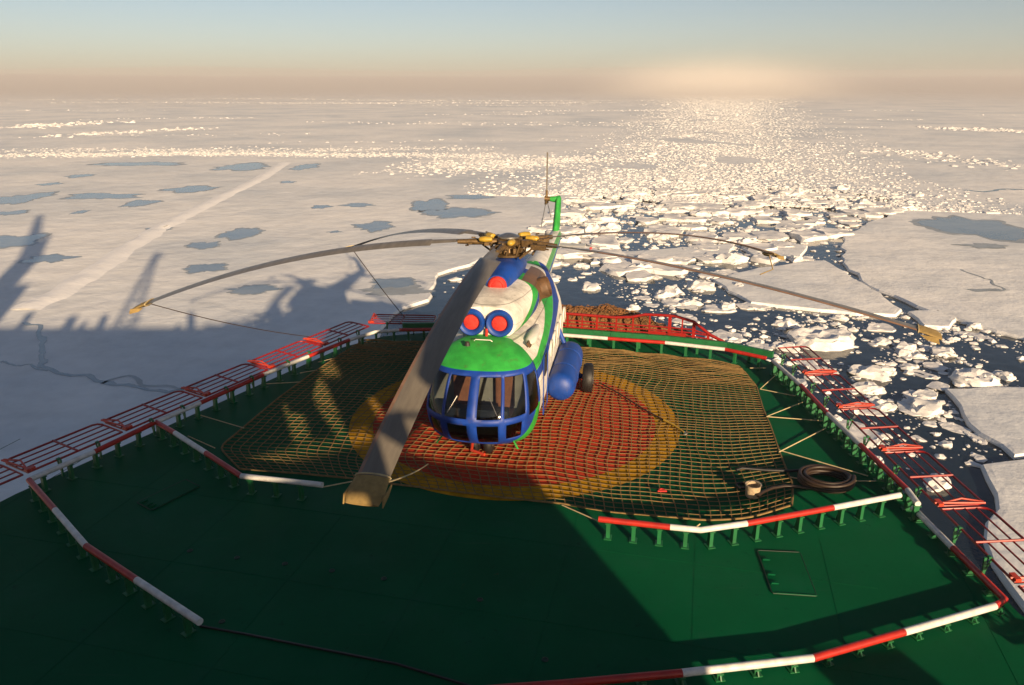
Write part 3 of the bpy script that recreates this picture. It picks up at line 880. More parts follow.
def frames(name_side, start, direction, side, n, L, Wd, z, labels, tilt=0.0):
    d = Vector((*direction, 0)).normalized()
    out = Vector((-d.y, d.x, 0)) * side
    rz = atan2(d.y, d.x)
    proto = None
    for i in range(n):
        p = Vector((*start, z)) + d * (L + 0.05) * i
        t = thing('safety_frame', labels[i], 'safety frame', p, group=name_side)
        if side < 0: t.rotation_euler = (0, tilt, rz + 0)
        t.rotation_euler = (tilt * side, 0, rz)
        if proto is None:
            frame_mesh(L, Wd * side if side > 0 else Wd, t) if side > 0 else frame_mesh_neg(L, Wd, t)
            proto = t
        else:
            for ch in proto.children:
                c = ch.copy(); COL.objects.link(c); c.parent = t
def frame_mesh_neg(L, Wd, parent):
    frame_mesh(L, Wd, parent)
    done = set()
    for ch in parent.children:
        for v in ch.data.vertices: v.co.y = -v.co.y
        ch.data.flip_normals()
ordw = ['nearest', 'second nearest', 'third nearest', 'fourth nearest', 'fifth nearest', 'sixth nearest', 'seventh nearest']
rim_d = (0.461, 0.887)
sL = Vector((-10.62, 15.0)) - Vector(rim_d) * 4.8 * 0.5
frames('red tubular safety frames along the left deck edge', tuple(Vector((-10.66, 15.06)) - Vector(rim_d) * 2.45), rim_d, 1, 6, 2.40, 0.90, 0.48,
       ['red tube safety frame at the left deck edge, ' + ordw[i] + ' of six' for i in range(6)], 0.06)
frames('red tubular safety frames along the right deck edge', (8.68, 8.7), (0.0, 1.0), -1, 6, 2.46, 0.93, 0.42,
       ['red tube safety frame at the right deck edge, ' + ordw[i] + ' of six' for i in range(6)], 0.06)
frames('dark red safety frames at the stern left of the helicopter', (-5.2, 26.45), (0.985, -0.06), 1, 2, 2.40, 0.9, 0.42,
       ['shaded red safety frame at the stern left of the helicopter', 'shaded red safety frame at the stern hidden behind the helicopter nose blade'], 0.06)

# ------------------------------------------------------------------ stern guard rail and stowed netting
gr = thing('guard_rail', 'bright red humped guard rail along the stern edge', 'guard rail', (0, 0, 0))
gx = [(0.6, 25.95, 0.98), (1.9, 25.75, 0.98), (3.55, 25.35, 0.96), (4.1, 25.2, 1.02), (4.55, 25.1, 1.14), (5.5, 24.85, 1.16), (6.1, 24.65, 1.02), (6.6, 24.35, 0.66), (7.15, 24.1, 0.42), (7.7, 23.8, 0.38)]
MB().tube(gx, 0.05, 10).build('top_rail', M_redrail, gr, smooth=50)
for z in (0.74, 0.62, 0.50):
    MB().tube([(x, y, min(z, zt - 0.03)) for x, y, zt in gx], 0.026, 6).build('lower_rail', M_redrail, gr, smooth=50)
def gz(x):
    for i in range(len(gx) - 1):
        if gx[i][0] <= x <= gx[i + 1][0]:
            t = (x - gx[i][0]) / (gx[i + 1][0] - gx[i][0]); return lerp(gx[i][1], gx[i + 1][1], t), lerp(gx[i][2], gx[i + 1][2], t)
for x, w in ((0.65, .05), (1.3, .05), (1.95, .06), (2.45, .04), (2.95, .06), (3.6, .05), (4.15, .05), (4.7, .05), (5.35, .11), (5.75, .05), (6.12, .11), (6.55, .09), (7.1, .05), (7.68, .06)):
    y, z = gz(x)
    MB().box((x, y, (z + max(0.0, min(0.46, z - 0.2))) / 2), (w, 0.05, z - max(0.0, min(0.46, z - 0.2)) - 0.02), -0.27).build('post', M_redrail, gr)
pl = MB(); y, z = gz(5.0)
for k in range(2): pl.box((4.95 + k * 0.65, 24.98 - k * 0.18, 0.5), (0.6, 0.03, 0.16), -0.27)
pl.build('plate', M_redrail, gr)
cu = thing('stern_coaming', 'low green coaming plate between the stern barrier and red guard rail', 'coaming', (0, 0, 0))
cq = [(-3.9, 26.1), (-2.4, 26.15), (0, 25.85), (1.9, 25.5), (3.4, 25.1), (5.3, 24.62), (7.1, 23.95), (8.3, 23.0)]
for i_ in range(len(cq) - 1):
    a_, b_ = Vector(cq[i_]), Vector(cq[i_ + 1]); d_ = b_ - a_
    MB().box(((a_.x + b_.x) / 2, (a_.y + b_.y) / 2, 0.43), (d_.length - 0.01, 0.12, 0.20), atan2(d_.y, d_.x)).build('plate', M_green, cu)
    MB().box(((a_.x + b_.x) / 2, (a_.y + b_.y) / 2, 0.165), (0.08, 0.08, 0.325), atan2(d_.y, d_.x)).build('post', M_green, cu)
# stowed netting heap
nv = []; nfc = []; nu, nvn = 60, 16
for i in range(nu + 1):
    t = i / nu; x = lerp(0.3, 6.2, t); yb = lerp(26.75, 25.45, t)
    env = min(1, (1 - t) * 2.2) * min(1, t * 12 + 0.4)
    for j in range(nvn + 1):
        a = pi * j / nvn
        q = Vector((x * 1.7, j * 0.6, 4))
        r = 1 + 0.22 * noise.noise(q * 0.7) + 0.10 * noise.noise(q * 3.1)
        nv.append((x + 0.08 * noise.noise(q * 2.3), yb - cos(a) * 0.5 * r + 0.12, 0.02 + sin(a) * (0.98 * (0.35 + 0.65 * env)) * r))
for i in range(nu):
    for j in range(nvn):
        nfc.append((i * (nvn + 1) + j, i * (nvn + 1) + j + 1, (i + 1) * (nvn + 1) + j + 1, (i + 1) * (nvn + 1) + j))
heap = MB().add(nv, nfc)
hr = random.Random(3)
for k in range(170):
    i = hr.randrange(2, nu - 12); j = hr.randrange(2, nvn - 1)
    P_ = []
    for s_ in range(9):
        v = Vector(nv[min(nu, i + s_ if k % 2 else i + (s_ % 3)) * (nvn + 1) + max(0, min(nvn, j + (s_ - 4) * (0 if k % 2 else 1)))])
        P_.append(v + Vector((hr.uniform(-.05, .05), hr.uniform(-.05, .05), 0.02 + hr.uniform(0, .05))))
    heap.tube(P_, 0.016, 4)
tag(heap.build('cargo_netting', M_net2, smooth=50), 'heap of stowed brown netting behind the red stern guard rail', 'netting')

# ------------------------------------------------------------------ landing net
def curve_pts(P, n):
    P = [Vector((p[0], p[1], 0)) for p in P]
    Ls = [0]
    for i in range(len(P) - 1): Ls.append(Ls[-1] + (P[i + 1] - P[i]).length)
    out = []
    for k in range(n + 1):
        s = Ls[-1] * k / n
        for i in range(len(P) - 1):
            if s <= Ls[i + 1] + 1e-6:
                out.append(P[i].lerp(P[i + 1], (s - Ls[i]) / (Ls[i + 1] - Ls[i]))); break
    for _ in range(2):
        out = [out[0]] + [(out[i - 1] + out[i] * 2 + out[i + 1]) / 4 for i in range(1, n)] + [out[-1]]
    return out
NU, NV = 58, 56
nb = curve_pts([(-6.35, 16.1), (-5, 15.85), (-3.6, 15.62), (-1.83, 15.2), (1.03, 14.53), (1.96, 14.2), (3.86, 13.85), (4.94, 13.95), (5.97, 14.45)], NU)
ntp = curve_pts([(-5.2, 25.25), (-2, 25.2), (2, 24.65), (5, 23.9), (7.2, 22.9)], NU)
nl = curve_pts([(-6.35, 16.1), (-7.3, 17.26), (-7.05, 18.43), (-6.69, 20.4), (-6.17, 22.7), (-5.2, 25.25)], NV)
nrt = curve_pts([(5.97, 14.45), (6.28, 15.3), (6.6, 17.15), (6.92, 19.27), (7.3, 21.16), (7.2, 22.9)], NV)
def vwarp(v): return v + 0.055 * sin(pi * v) * v * 1.2
G = {}
for i in range(NU + 1):
    u = i / NU
    for j in range(NV + 1):
        vj = j / NV; v = 1 - (1 - vj) ** 1.18
        jf = v * NV; j0 = min(NV - 1, int(jf)); fr = jf - j0
        Lp = nl[j0].lerp(nl[j0 + 1], fr); Rp = nrt[j0].lerp(nrt[j0 + 1], fr)
        p = Lp * (1 - u) + Rp * u + nb[i] * (1 - v) + ntp[i] * v - (nb[0] * (1 - u) * (1 - v) + nb[-1] * u * (1 - v) + ntp[0] * (1 - u) * v + ntp[-1] * u * v)
        e = min(1, 6 * min(u, 1 - u, v, 1 - v) + 0.25)
        w = Vector((noise.noise(Vector((p.x * 0.5, p.y * 0.5, 1))), noise.noise(Vector((p.x * 0.5, p.y * 0.5, 7))), 0)) * 0.22 + Vector((noise.noise(Vector((p.x * 1.9, p.y * 1.9, 3))), noise.noise(Vector((p.x * 1.9, p.y * 1.9, 9))), 0)) * 0.045
        back = max(0, (v - 0.72) / 0.28)
        w += Vector((noise.noise(Vector((p.x * 2.5, p.y * 3, 31))), noise.noise(Vector((p.x * 2.5, p.y * 3, 37))), 0)) * 0.13 * back
        z = 0.022 + 0.012 * (1 + noise.noise(Vector((p.x * 0.9, p.y * 0.9, 14)))) + back * 0.09 * (1 + noise.noise(Vector((p.x * 1.2, p.y * 2.6, 24))))
        G[i, j] = Vector((p.x + w.x * e, p.y + w.y * e, z))
net = MB()
for i in range(NU + 1):
    net.tube([G[i, j] for j in range(NV + 1)], 0.024 if i in (0, NU) else 0.0120, 5)
for j in range(NV + 1):
    net.tube([G[i, j] + Vector((0, 0, 0.008)) for i in range(NU + 1)], 0.024 if j in (0, NV) else 0.0092, 5)
for i in range(NU + 1):                    # knots where the ropes cross
    for j in range(NV + 1):
        c = G[i, j] + Vector((0, 0, 0.006)); k = 0.016
        net.add([c + Vector(d) * k for d in ((1, 0, 0), (0, 1, 0), (-1, 0, 0), (0, -1, 0), (0, 0, 0.8), (0, 0, -0.6))],
                [(0, 1, 4), (1, 2, 4), (2, 3, 4), (3, 0, 4), (1, 0, 5), (2, 1, 5), (3, 2, 5), (0, 3, 5)])
for j in range(int(NV * 0.74), NV):       # slack folds bunched towards the stern
    net.tube([G[i, j].lerp(G[i, j + 1], 0.45 + 0.5 * noise.noise(Vector((i * .2, j, 0)))) + Vector((0, 0, 0.04)) for i in range(NU + 1)], 0.013, 5)
tag(net.build('landing_net', M_rope, smooth=60, recalc=False), 'big tan rope landing net spread under the helicopter', 'rope net')

def rope(label, P, r=0.016, m=None, sag=0.0, name='lashing_rope', cat='rope', group=None, n=10):
    P = [Vector(p) for p in P]
    if len(P) == 2:
        a, b = P; P = [a.lerp(b, k / n) - Vector((0, 0, sag * 4 * (k / n) * (1 - k / n))) for k in range(n + 1)]
    return tag(MB().tube(P, r, 6).build(name, m or M_rope2, smooth=60), label, cat, group)
gp = 'cream lashing ropes between the net and the right barrier'
for i, (a, b) in enumerate((((750, 368), (766, 368)), ((760, 389), (777, 374)), ((760, 389), (795, 396)), ((766.5, 416.5), (803, 402)), ((766.5, 416.5), (824, 421)), ((779, 452), (826, 428)), ((779, 450), (868, 476)), ((790, 477), (806, 480)), ((852, 481), (876, 481)))):
    A = at(*a, 0.06); B = at(*b, 0.10)
    rope('cream lashing rope to the right barrier, number %s counted from the stern end' % ('one two three four five six seven eight nine'.split()[i]), [A, B], 0.0135, sag=0.0, group=gp)
gp2 = 'lashing ropes on the shaded left side of the net'
for i, (a, b) in enumerate((((300, 382), (262, 384)), ((317, 370), (300, 373)), ((244, 428), (200, 415)), ((215, 448), (188, 436)), ((335, 358), (318, 362)))):
    rope('thin lashing rope left of the net, ' + ('beside the white bar', 'by the sunlit frames', 'by the fourth bracket', 'at the net corner', 'nearest the stern')[i], [at(*a, 0.05), at(*b, 0.08)], 0.0125, group=gp2)
for i, (a, b) in enumerate((((562, 505), (598, 521)), ((354, 481), (323, 487)), ((745, 525), (800, 516)), ((690, 532), (700, 524)))):
    rope('short lashing rope at the near net edge, ' + ('by the red pipe end', 'by the white pipe end', 'under the sunlit red pipe', 'at the white pipe bend')[i], [at(*a, 0.06), at(*b, 0.12)], 0.0135, group='short lashing ropes at the near net edge')

# ------------------------------------------------------------------ small deck gear
def coil_pts(c, r, turns, z0, dz, jit, seed):
    rg = random.Random(seed); P = []
    for k in range(int(turns * 40)):
        a = 2 * pi * k / 40
        rr = r + jit * noise.noise(Vector((k * 0.05, seed, 0)))
        P.append(Vector((c[0] + rr * cos(a) * 1.1, c[1] + rr * sin(a), z0 + dz * (k / 40) + 0.02 * noise.noise(Vector((k * .09, 3, seed))))))
    return P
cc = at(826, 481, 0.1)
hc = thing('hose_coil', 'coiled thick black hose lying at the right net edge', 'hose', (cc.x, cc.y, 0))
mb = MB()
mb.tube(coil_pts((0, 0), 0.52, 3.0, 0.05, 0.072, 0.05, 1), 0.04, 8)
mb.tube(coil_pts((0.02, 0.01), 0.435, 3.0, 0.05, 0.072, 0.05, 2), 0.04, 8)
mb.build('coil', M_hose, hc, smooth=60)
def lp(px, py, z=0.06): return at(px, py, z) - Vector((cc.x, cc.y, 0))
mb = MB(); mb.tube([lp(826, 491), lp(800, 487), lp(785, 486, .1), lp(772, 488, .12), lp(763, 492, .14), lp(758, 496, .16)], 0.036, 8).build('hose_end', M_hose, hc, smooth=60)
mb = MB(); mb.tube([lp(806, 470), lp(790, 471, .1), lp(765, 470, .12), lp(742, 468, .12), lp(736, 470, .1)], 0.034, 8).build('hose_tail', M_black, hc, smooth=60)
bk = at(752, 497, 0.0)
bu = thing('beige_bucket', 'beige tin bucket on the net near the hose', 'bucket', bk)
MB().lathe([(0.0, 0.03), (0.145, 0.03), (0.165, 0.30), (0.175, 0.31), (0.15, 0.31), (0.14, 0.12), (0.0, 0.12)], (0, 0, 0), n=20).build('shell', M_tin, bu, smooth=40)
MB().tube([(0.17 * cos(a), 0.17 * sin(a) * .3 - .05, 0.30 + 0.10 * sin(a)) for a in [k * pi / 10 for k in range(11)]], 0.008, 5).build('bail_handle', M_steel, bu)
bg2 = MB()
q0 = at(748, 487, 0.1)
for k in range(5): bg2.tube(coil_pts((rng.uniform(-.12, .12), rng.uniform(-.08, .08)), rng.uniform(.07, .14), 1.2, 0.05 + k * 0.035, 0.03, .03, k + 20), 0.022, 6)
o = bg2.build('cable_tangle', M_black, smooth=60); o.location = (q0.x, q0.y, 0.0); tag(o, 'tangle of black cable behind the beige bucket', 'cable')
q0 = at(662, 494, 0.05)
rk = thing('red_shackle', 'small red shackle lying on the lit net', 'shackle', (q0.x, q0.y, 0.07))
MB().tube([(0.07 * cos(a), 0.09 * sin(a), 0.05) for a in [k * pi / 8 for k in range(9)]], 0.022, 6).build('bow', M_redcap, rk, smooth=60)
MB().tube([(-0.10, 0, 0.05), (0.10, 0, 0.05)], 0.02, 6).build('pin', M_redcap, rk)
rope('dark tie-down strap from the port wheel ending in a yellow hook', [at(600, 383, .25), at(620, 394, .14), at(645, 410, .10), at(664, 420, .10)], 0.02, M_hose, name='tie_down_strap', cat='strap')
hk = thing('yellow_hook', 'yellow lashing hook lying on the net right of the circle', 'hook', at(664, 420, .10))
z0 = at(664, 420, .10)
MB().tube([(0, 0, 0), at(674, 425, .10) - z0, at(684, 432, .09) - z0], [0.035, 0.03, 0.018], 8).build('bar', M_yellow, hk, smooth=60)
MB().tube([at(684, 432, .09) - z0 + Vector((0.07 * sin(a), -0.07 * (1 - cos(a)), 0)) for a in [k * pi / 6 for k in range(8)]], 0.014, 6).build('hook_bend', M_steel, hk)
rope('black cable running across the dark foredeck', [at(200, 626, .015), at(250, 635, .015), at(300, 645, .015), at(397, 664, .015), at(470, 686, .015), at(520, 700, .015)], 0.022, M_black, name='deck_cable', cat='cable')
def hatch(pix, label, wide):
    P = [at(*p, 0.0) for p in pix]; c = sum(P, Vector()) / 4
    t = thing('deck_hatch', label, 'hatch', c)
    Q = [p - c for p in P]
    MB().prism([(q.x * .97, q.y * .97) for q in Q], 0.004, 0.022).build('lid', M_deck, t, bevel=0.006)
    ring = []
    for i in range(4):
        a, b, d = Q[i - 1], Q[i], Q[(i + 1) % 4]
        for k in (0.10, 0.03): ring.append(b.lerp(a, k))
        for k in (0.03, 0.10): ring.append(b.lerp(d, k))
    MB().tube([r + Vector((0, 0, 0.016)) for r in ring], 0.010, 6, closed=True).build('gasket', M_dgreen, t)
    for i, f in ((0, .25), (0, .6), (0, .8)):
        q = Q[0].lerp(Q[1], f)
        d = (Q[3] - Q[0]).normalized()
        MB().box(q + d * 0.1 + Vector((0, 0, 0.045)), (0.13, 0.05, 0.03), atan2(d.y, d.x)).build('hinge', M_deck, t, bevel=0.008)
    MB().tube([Q[2] + Vector((0, 0, 0.03)), Q[2].lerp(Q[1], 0.9) + Vector((0, 0, 0.03))], 0.009, 6).build('locking_bar', M_deck, t)
hatch([(757, 551), (772, 594), (817, 597), (800, 553)], 'green deck hatch with hinges on the sunlit right foredeck', 0)
hatch([(137, 503), (152, 511), (200, 487), (186, 480)], 'green deck hatch on the shaded left foredeck', 0)
sockets = [(190, 551), (237, 558), (285, 564), (332, 571), (384, 579), (222, 622), (480, 600), (545, 660)]
for i, (px, py) in enumerate(sockets):
    q = at(px, py, 0.0)
    o = MB().lathe([(0.0, 0.004), (0.055, 0.004), (0.055, 0.014), (0.04, 0.018), (0.036, 0.008), (0.0, 0.008)], (0, 0, 0), n=16).build('lashing_socket', M_dgreen, smooth=30)
    o.location = q
    tag(o, 'small dark round lashing socket in the dark foredeck', 'socket', 'lashing sockets in the dark foredeck')

# ------------------------------------------------------------------ helicopter
HX, HY, HYAW = -0.09, 20.76, radians(9.6)
heli = thing('helicopter', 'blue, green and white five bladed helicopter parked on the net', 'helicopter', (HX, HY, 0), -pi / 2 - HYAW)
def sring(x, w, zb, zt, ex=2.6, n=40, zc=None):
    zc = (zb + zt) / 2 if zc is None else zc
    ring = []
    for k in range(n):
        a = 2 * pi * k / n
        c, s = cos(a), sin(a)
        yy = w * math.copysign(abs(c) ** (2 / ex), c)
        h = (zt - zc) if s >= 0 else (zc - zb)
        ring.append((x, yy, zc + h * math.copysign(abs(s) ** (2 / ex), s)))
    return ring
fus_st = [(3.42, 1.34, 0.38, 2.56, 3.0), (3.0, 1.37, 0.38, 2.66, 3.2), (1.5, 1.38, 0.40, 2.74, 3.4), (0, 1.38, 0.42, 2.76, 3.4), (-1.8, 1.36, 0.50, 2.76, 3.2), (-2.8, 1.20, 0.70, 2.80, 2.8), (-3.5, 1.02, 1.05, 2.86, 2.5), (-4.2, 0.78, 1.45, 2.90, 2.3), (-4.8, 0.60, 1.74, 2.92, 2.1)]
fs2 = []
for i in range(len(fus_st) - 1):
    for k in range(4):
        t = k / 4
        fs2.append(sring(*[lerp(fus_st[i][q], fus_st[i + 1][q], t) for q in range(5)], n=56))
fs2.append(sring(*fus_st[-1], n=56))
fus = MB().rings(fs2, cap0=False).build('fuselage', M_fus, heli, smooth=45)
MB().add(sring(3.40, 1.31, 0.42, 2.52, 3.0), [tuple(range(40))]).build('bulkhead', M_tan, heli)
# boom
bst = [(-4.7, .58, 1.76, 2.92), (-5.6, .53, 1.88, 2.90), (-7.2, .46, 2.0, 2.86), (-9, .37, 2.12, 2.80), (-10.6, .30, 2.2, 2.78), (-11.6, .24, 2.26, 2.80), (-12.2, .14, 2.36, 2.7)]
MB().rings([sring(*b, 2.0, n=32) for b in bst]).build('tail_boom', M_boom, heli, smooth=50)
# pylon
def foil(cx, cz, ch, th):
    r = []
    for k in range(20):
        a = 2 * pi * k / 20
        r.append((cx + cos(a) * ch / 2, sin(a) * th / 2 * (1.0 if cos(a) > 0 else 0.55 + 0.45 * (1 + cos(a))), cz))
    return r
MB().rings([foil(-11.55, 2.55, 1.3, .30), foil(-11.9, 3.0, 1.0, .30), foil(-12.2, 3.5, .78, .27), foil(-12.42, 3.95, .62, .25), foil(-12.47, 4.06, .40, .16)]).build('tail_pylon', M_lime, heli, smooth=50)
tg = MB().tube([(-12.35, 0.05, 3.92), (-12.35, -0.34, 3.94)], [0.15, 0.11], 14).build('tail_gearbox', M_lime, heli, smooth=50)
trh = MB().tube([(-12.35, -0.30, 3.94), (-12.35, -0.58, 3.94)], [0.09, 0.12], 14)
for k in range(3):
    a = radians(92 + 120 * k); d = Vector((sin(a - pi / 2) * 0, 0, 0))
    u = Vector((cos(a), 0, sin(a)))
    trh.tube([Vector((-12.35, -0.5, 3.94)) + u * 0.05, Vector((-12.35, -0.5, 3.94)) + u * 0.36], 0.055, 8)
hub_t = trh.build('tail_rotor_hub', M_hubmetal, heli, smooth=50)
for k in range(3):
    a = radians(92 + 120 * k)
    u = Vector((cos(a), 0, sin(a))); t_ = Vector((-sin(a), 0, cos(a)))
    o0 = Vector((-12.35, -0.5, 3.94)); rg_ = []
    for r_, c_ in ((0.34, .08), (0.5, .15), (1.85, .16), (1.93, .10)):
        ring = []
        for q in range(10):
            b = 2 * pi * q / 10
            ring.append(o0 + u * r_ + t_ * (cos(b) * c_ / 2) + Vector((0, sin(b) * 0.016, 0)) + Vector((0, cos(b) * 0.018, 0)))
        rg_.append(ring)
    MB().rings(rg_).build('tail_blade', M_blade, heli, smooth=40)
# stabiliser
for s in (-1, 1):
    MB().rings([[(-10.3 + cos(a) * .38, s * y, 2.38 + sin(a) * .035) for a in [2 * pi * q / 12 for q in range(12)]] for y in (0.2, 0.9, 1.35)]).build('stabiliser', M_white2, heli, smooth=40)

# --- nose shell with window openings
def lin(tab, z):
    if z <= tab[0][0]: return tab[0][1]
    for i in range(len(tab) - 1):
        if z <= tab[i + 1][0]:
            t = (z - tab[i][0]) / (tab[i + 1][0] - tab[i][0]); t2 = t * t * (3 - 2 * t) if False else t
            return lerp(tab[i][1], tab[i + 1][1], t2)
    return tab[-1][1]
AT = [(0.36, 0.40), (0.42, 0.66), (0.52, 0.96), (0.66, 1.22), (0.86, 1.42), (1.10, 1.54), (1.38, 1.57), (1.58, 1.50), (1.80, 1.36), (2.05, 1.18), (2.24, 1.02), (2.34, 0.92), (2.42, 0.74), (2.50, 0.45), (2.54, 0.15)]
BT = [(0.36, 0.84), (0.42, 1.02), (0.52, 1.15), (0.66, 1.24), (0.86, 1.31), (1.10, 1.35), (1.38, 1.37), (1.58, 1.36), (1.80, 1.33), (2.05, 1.28), (2.24, 1.22), (2.34, 1.17), (2.42, 1.10), (2.50, 0.96), (2.54, 0.80)]
XC = 3.42
def NS(phi, z, off=0.0):
    a = lin(AT, z) + off; b = lin(BT, z) + off
    c, s = cos(phi), sin(phi)
    ex = 2.45
    return Vector((XC + a * abs(c) ** (2 / ex), b * math.copysign(abs(s) ** (2 / ex), s), z))
PH = sorted(set([radians(d) for d in (-90, -86, -80, -74, -68, -61, -58, -55, -50, -47, -41, -35, -30, -27.5, -24, -21.5, -19, -15, -9, -2.8, 0, 2.8, 9, 15, 19, 21.5, 24, 27.5, 30, 35, 41, 47, 50, 55, 58, 61, 68, 74, 80, 86, 90)]))
ZS = [0.36, 0.40, 0.46, 0.52, 0.60, 0.70, 0.82, 0.94, 1.06, 1.18, 1.24, 1.30, 1.40, 1.48, 1.60, 1.72, 1.85, 1.98, 2.08, 2.18, 2.24, 2.29, 2.34, 2.38, 2.42, 2.46, 2.50, 2.54]
# windows: (phi range in degrees, z range)
wins = []
for s in (-1, 1):
    wins.append((s * 2.8, s * 24, 1.40, 2.24)); wins.append((s * 27.5, s * 55, 1.40, 2.24)); wins.append((s * 61, s * 86, 1.30, 2.18))
    wins.append((s * 2.8, s * 21.5, 0.70, 1.24)); wins.append((s * 30, s * 50, 0.82, 1.24))
wins = [(min(a, b), max(a, b), c, d) for a, b, c, d in wins]
def inwin(p, z):
    for a, b, c, d in wins:
        if radians(a) < p < radians(b) and c < z < d: return True
    return False
nm = MB(); nP, nZ = len(PH), len(ZS)
nm.v = [tuple(NS(p, z)) for z in ZS for p in PH]
for j in range(nZ - 1):
    for i in range(nP - 1):
        if inwin((PH[i] + PH[i + 1]) / 2, (ZS[j] + ZS[j + 1]) / 2): continue
        nm.f.append((j * nP + i, j * nP + i + 1, (j + 1) * nP + i + 1, (j + 1) * nP + i)); nm.mi.append(0)
nm.f.append(tuple((nZ - 1) * nP + i for i in range(nP))); nm.mi.append(0)
nm.f.append(tuple(i for i in range(nP - 1, -1, -1))); nm.mi.append(0)
nose = nm.build('nose_shell', M_nose, heli, smooth=55)
so = nose.modifiers.new('thick', 'SOLIDIFY'); so.thickness = 0.035; so.offset = -1
for a, b, c, d in wins:
    g = MB(); ps = [lerp(radians(a), radians(b), k / 8) for k in range(9)]; zs = [lerp(c, d, k / 6) for k in range(7)]
    g.v = [tuple(NS(p, z, -0.012)) for z in zs for p in ps]
    for j in range(6):
        for i in range(8): g.f.append((j * 9 + i, j * 9 + i + 1, (j + 1) * 9 + i + 1, (j + 1) * 9 + i)); g.mi.append(0)
    g.build('window_pane', M_glass, heli, smooth=80)
# green roof dome over the cockpit, rising to the intakes
rd = MB(); RV = []
nr_, na_ = 12, 40
for j in range(nr_ + 1):
    t = j / nr_
    for i in range(na_ + 1):
        ph = lerp(-pi / 2, pi / 2, i / na_)
        z = 2.36
        e = NS(ph, z)
        px_ = lerp(e.x, 3.10, t); py_ = lerp(e.y, e.y * 0.55, t)
        RV.append((px_ if t < 1 else 3.05, py_, z + 0.42 * sin(t * pi / 2) ** 0.9 * (0.75 + 0.25 * cos(ph))))
rf = []
for j in range(nr_):
    for i in range(na_): rf.append((j * (na_ + 1) + i, j * (na_ + 1) + i + 1, (j + 1) * (na_ + 1) + i + 1, (j + 1) * (na_ + 1) + i))
roof = rd.add(RV, rf).build('cockpit_roof', M_lime, heli, smooth=60)
MB().tube([(3.55, -0.22, 2.80), (3.57, -0.18, 2.84), (3.57, 0.18, 2.84), (3.55, 0.22, 2.80)], 0.012, 6).build('grab_rail', M_white2, roof)
MB().lathe([(0.0, 0.1), (0.05, 0.09), (0.07, 0.0)], (3.7, -0.35, 2.72), n=12).build('beacon', M_dark, roof, smooth=50)
# instrument panel, seats, wipers
MB().box((4.35, 0, 1.30), (0.30, 1.5, 0.30)).build('instrument_panel', M_dark, heli, bevel=0.05)
for s in (-1, 1):
    st = MB().box((3.75, s * 0.52, 1.05), (0.5, 0.5, 0.16)).build('pilot_seat', M_seat, heli, bevel=0.05)
    MB().box((3.52, s * 0.52, 1.62), (0.14, 0.46, 0.98)).build('backrest', M_seat, st, bevel=0.05)
    MB().tube([(4.15, s * 0.45, 0.9), (4.2, s * 0.45, 1.45)], 0.02, 6).build('control_stick', M_dark, heli)
    p0 = NS(radians(s * 20), 1.50, 0.02); p1 = NS(radians(s * 12), 1.86, 0.025)
    MB().tube([p0, p1], 0.010, 5).build('wiper', M_steel, heli)
MB().box((3.9, 0, 0.72), (0.9, 1.7, 0.06)).build('cockpit_floor', M_dark, heli)
# --- engine cowling
cst = [(3.02, .70, 2.70, 3.50, 2.6), (2.7, .78, 2.66, 3.58, 2.6), (2.0, .90, 2.64, 3.66, 2.6), (1.2, .98, 2.64, 3.70, 2.6), (0.2, 1.0, 2.64, 3.72, 2.6), (-0.9, .95, 2.66, 3.68, 2.5), (-1.8, .82, 2.70, 3.52, 2.3), (-2.7, .60, 2.74, 3.22, 2.1), (-3.4, .40, 2.78, 2.98, 2)]
MB().rings([sring(*c, n=44) for c in cst]).build('engine_cowling', M_cowl, heli, smooth=45)
for s in (-1, 1):
    ik = MB()
    ik.lathe([(0.24, 2.7), (0.33, 2.8), (0.345, 3.0), (0.335, 3.10), (0.30, 3.145), (0.25, 3.14), (0.20, 3.08), (0.19, 2.95)], (0, s * 0.345 - 0.05, 3.10), 'X', 32)
    io = ik.build('engine_intake', M_blue, heli, smooth=45)
    MB().lathe([(0.205, 2.98), (0.20, 3.03), (0.18, 3.085), (0.11, 3.11), (0.0, 3.115)], (0, s * 0.345 - 0.05, 3.10), 'X', 24).build('intake_cover', M_redcap, io, smooth=50)
    ex_ = MB().lathe([(0.0, 0.1), (0.22, 0.1), (0.24, 0.45), (0.27, 0.46), (0.29, 0.40), (0.30, 0.0)], (0.25, s * 0.72, 3.22), Matrix.Rotation(-s * radians(72), 3, 'X'), 24).build('exhaust_pipe', M_stain, heli, smooth=45)
    MB().lathe([(0.0, 0.0), (0.21, 0.0), (0.21, 0.01), (0, 0.01)], Vector((0.25, s * 0.72, 3.22)) + Matrix.Rotation(-s * radians(72), 3, 'X') @ Vector((0, 0, 0.2)), Matrix.Rotation(-s * radians(72), 3, 'X'), 16).build('exhaust_opening', M_dark, ex_)
MB().tube([(3.13, 0.0, 2.98), (3.16, 0.0, 2.80)], 0.035, 6).build('warning_tag', M_redcap, heli)
# oil cooler fan fairing on top
fan = MB().rings([sring(*c, n=36) for c in ((1.72, .28, 3.42, 3.96, 2.1), (1.5, .33, 3.40, 4.02, 2.1), (0.8, .42, 3.45, 4.12, 2.2), (0.1, .46, 3.5, 4.12, 2.3), (-0.7, .40, 3.5, 4.0, 2.2), (-1.5, .22, 3.4, 3.72, 2.1))]).build('fan_fairing', M_blue, heli, smooth=45)
MB().lathe([(0.25, 1.66), (0.25, 1.74), (0.225, 1.80), (0.17, 1.83), (0.145, 1.815), (0.12, 1.835), (0.0, 1.84)], (0, 0, 3.69), 'X', 26).build('fan_cover', M_redcap, fan, smooth=40)
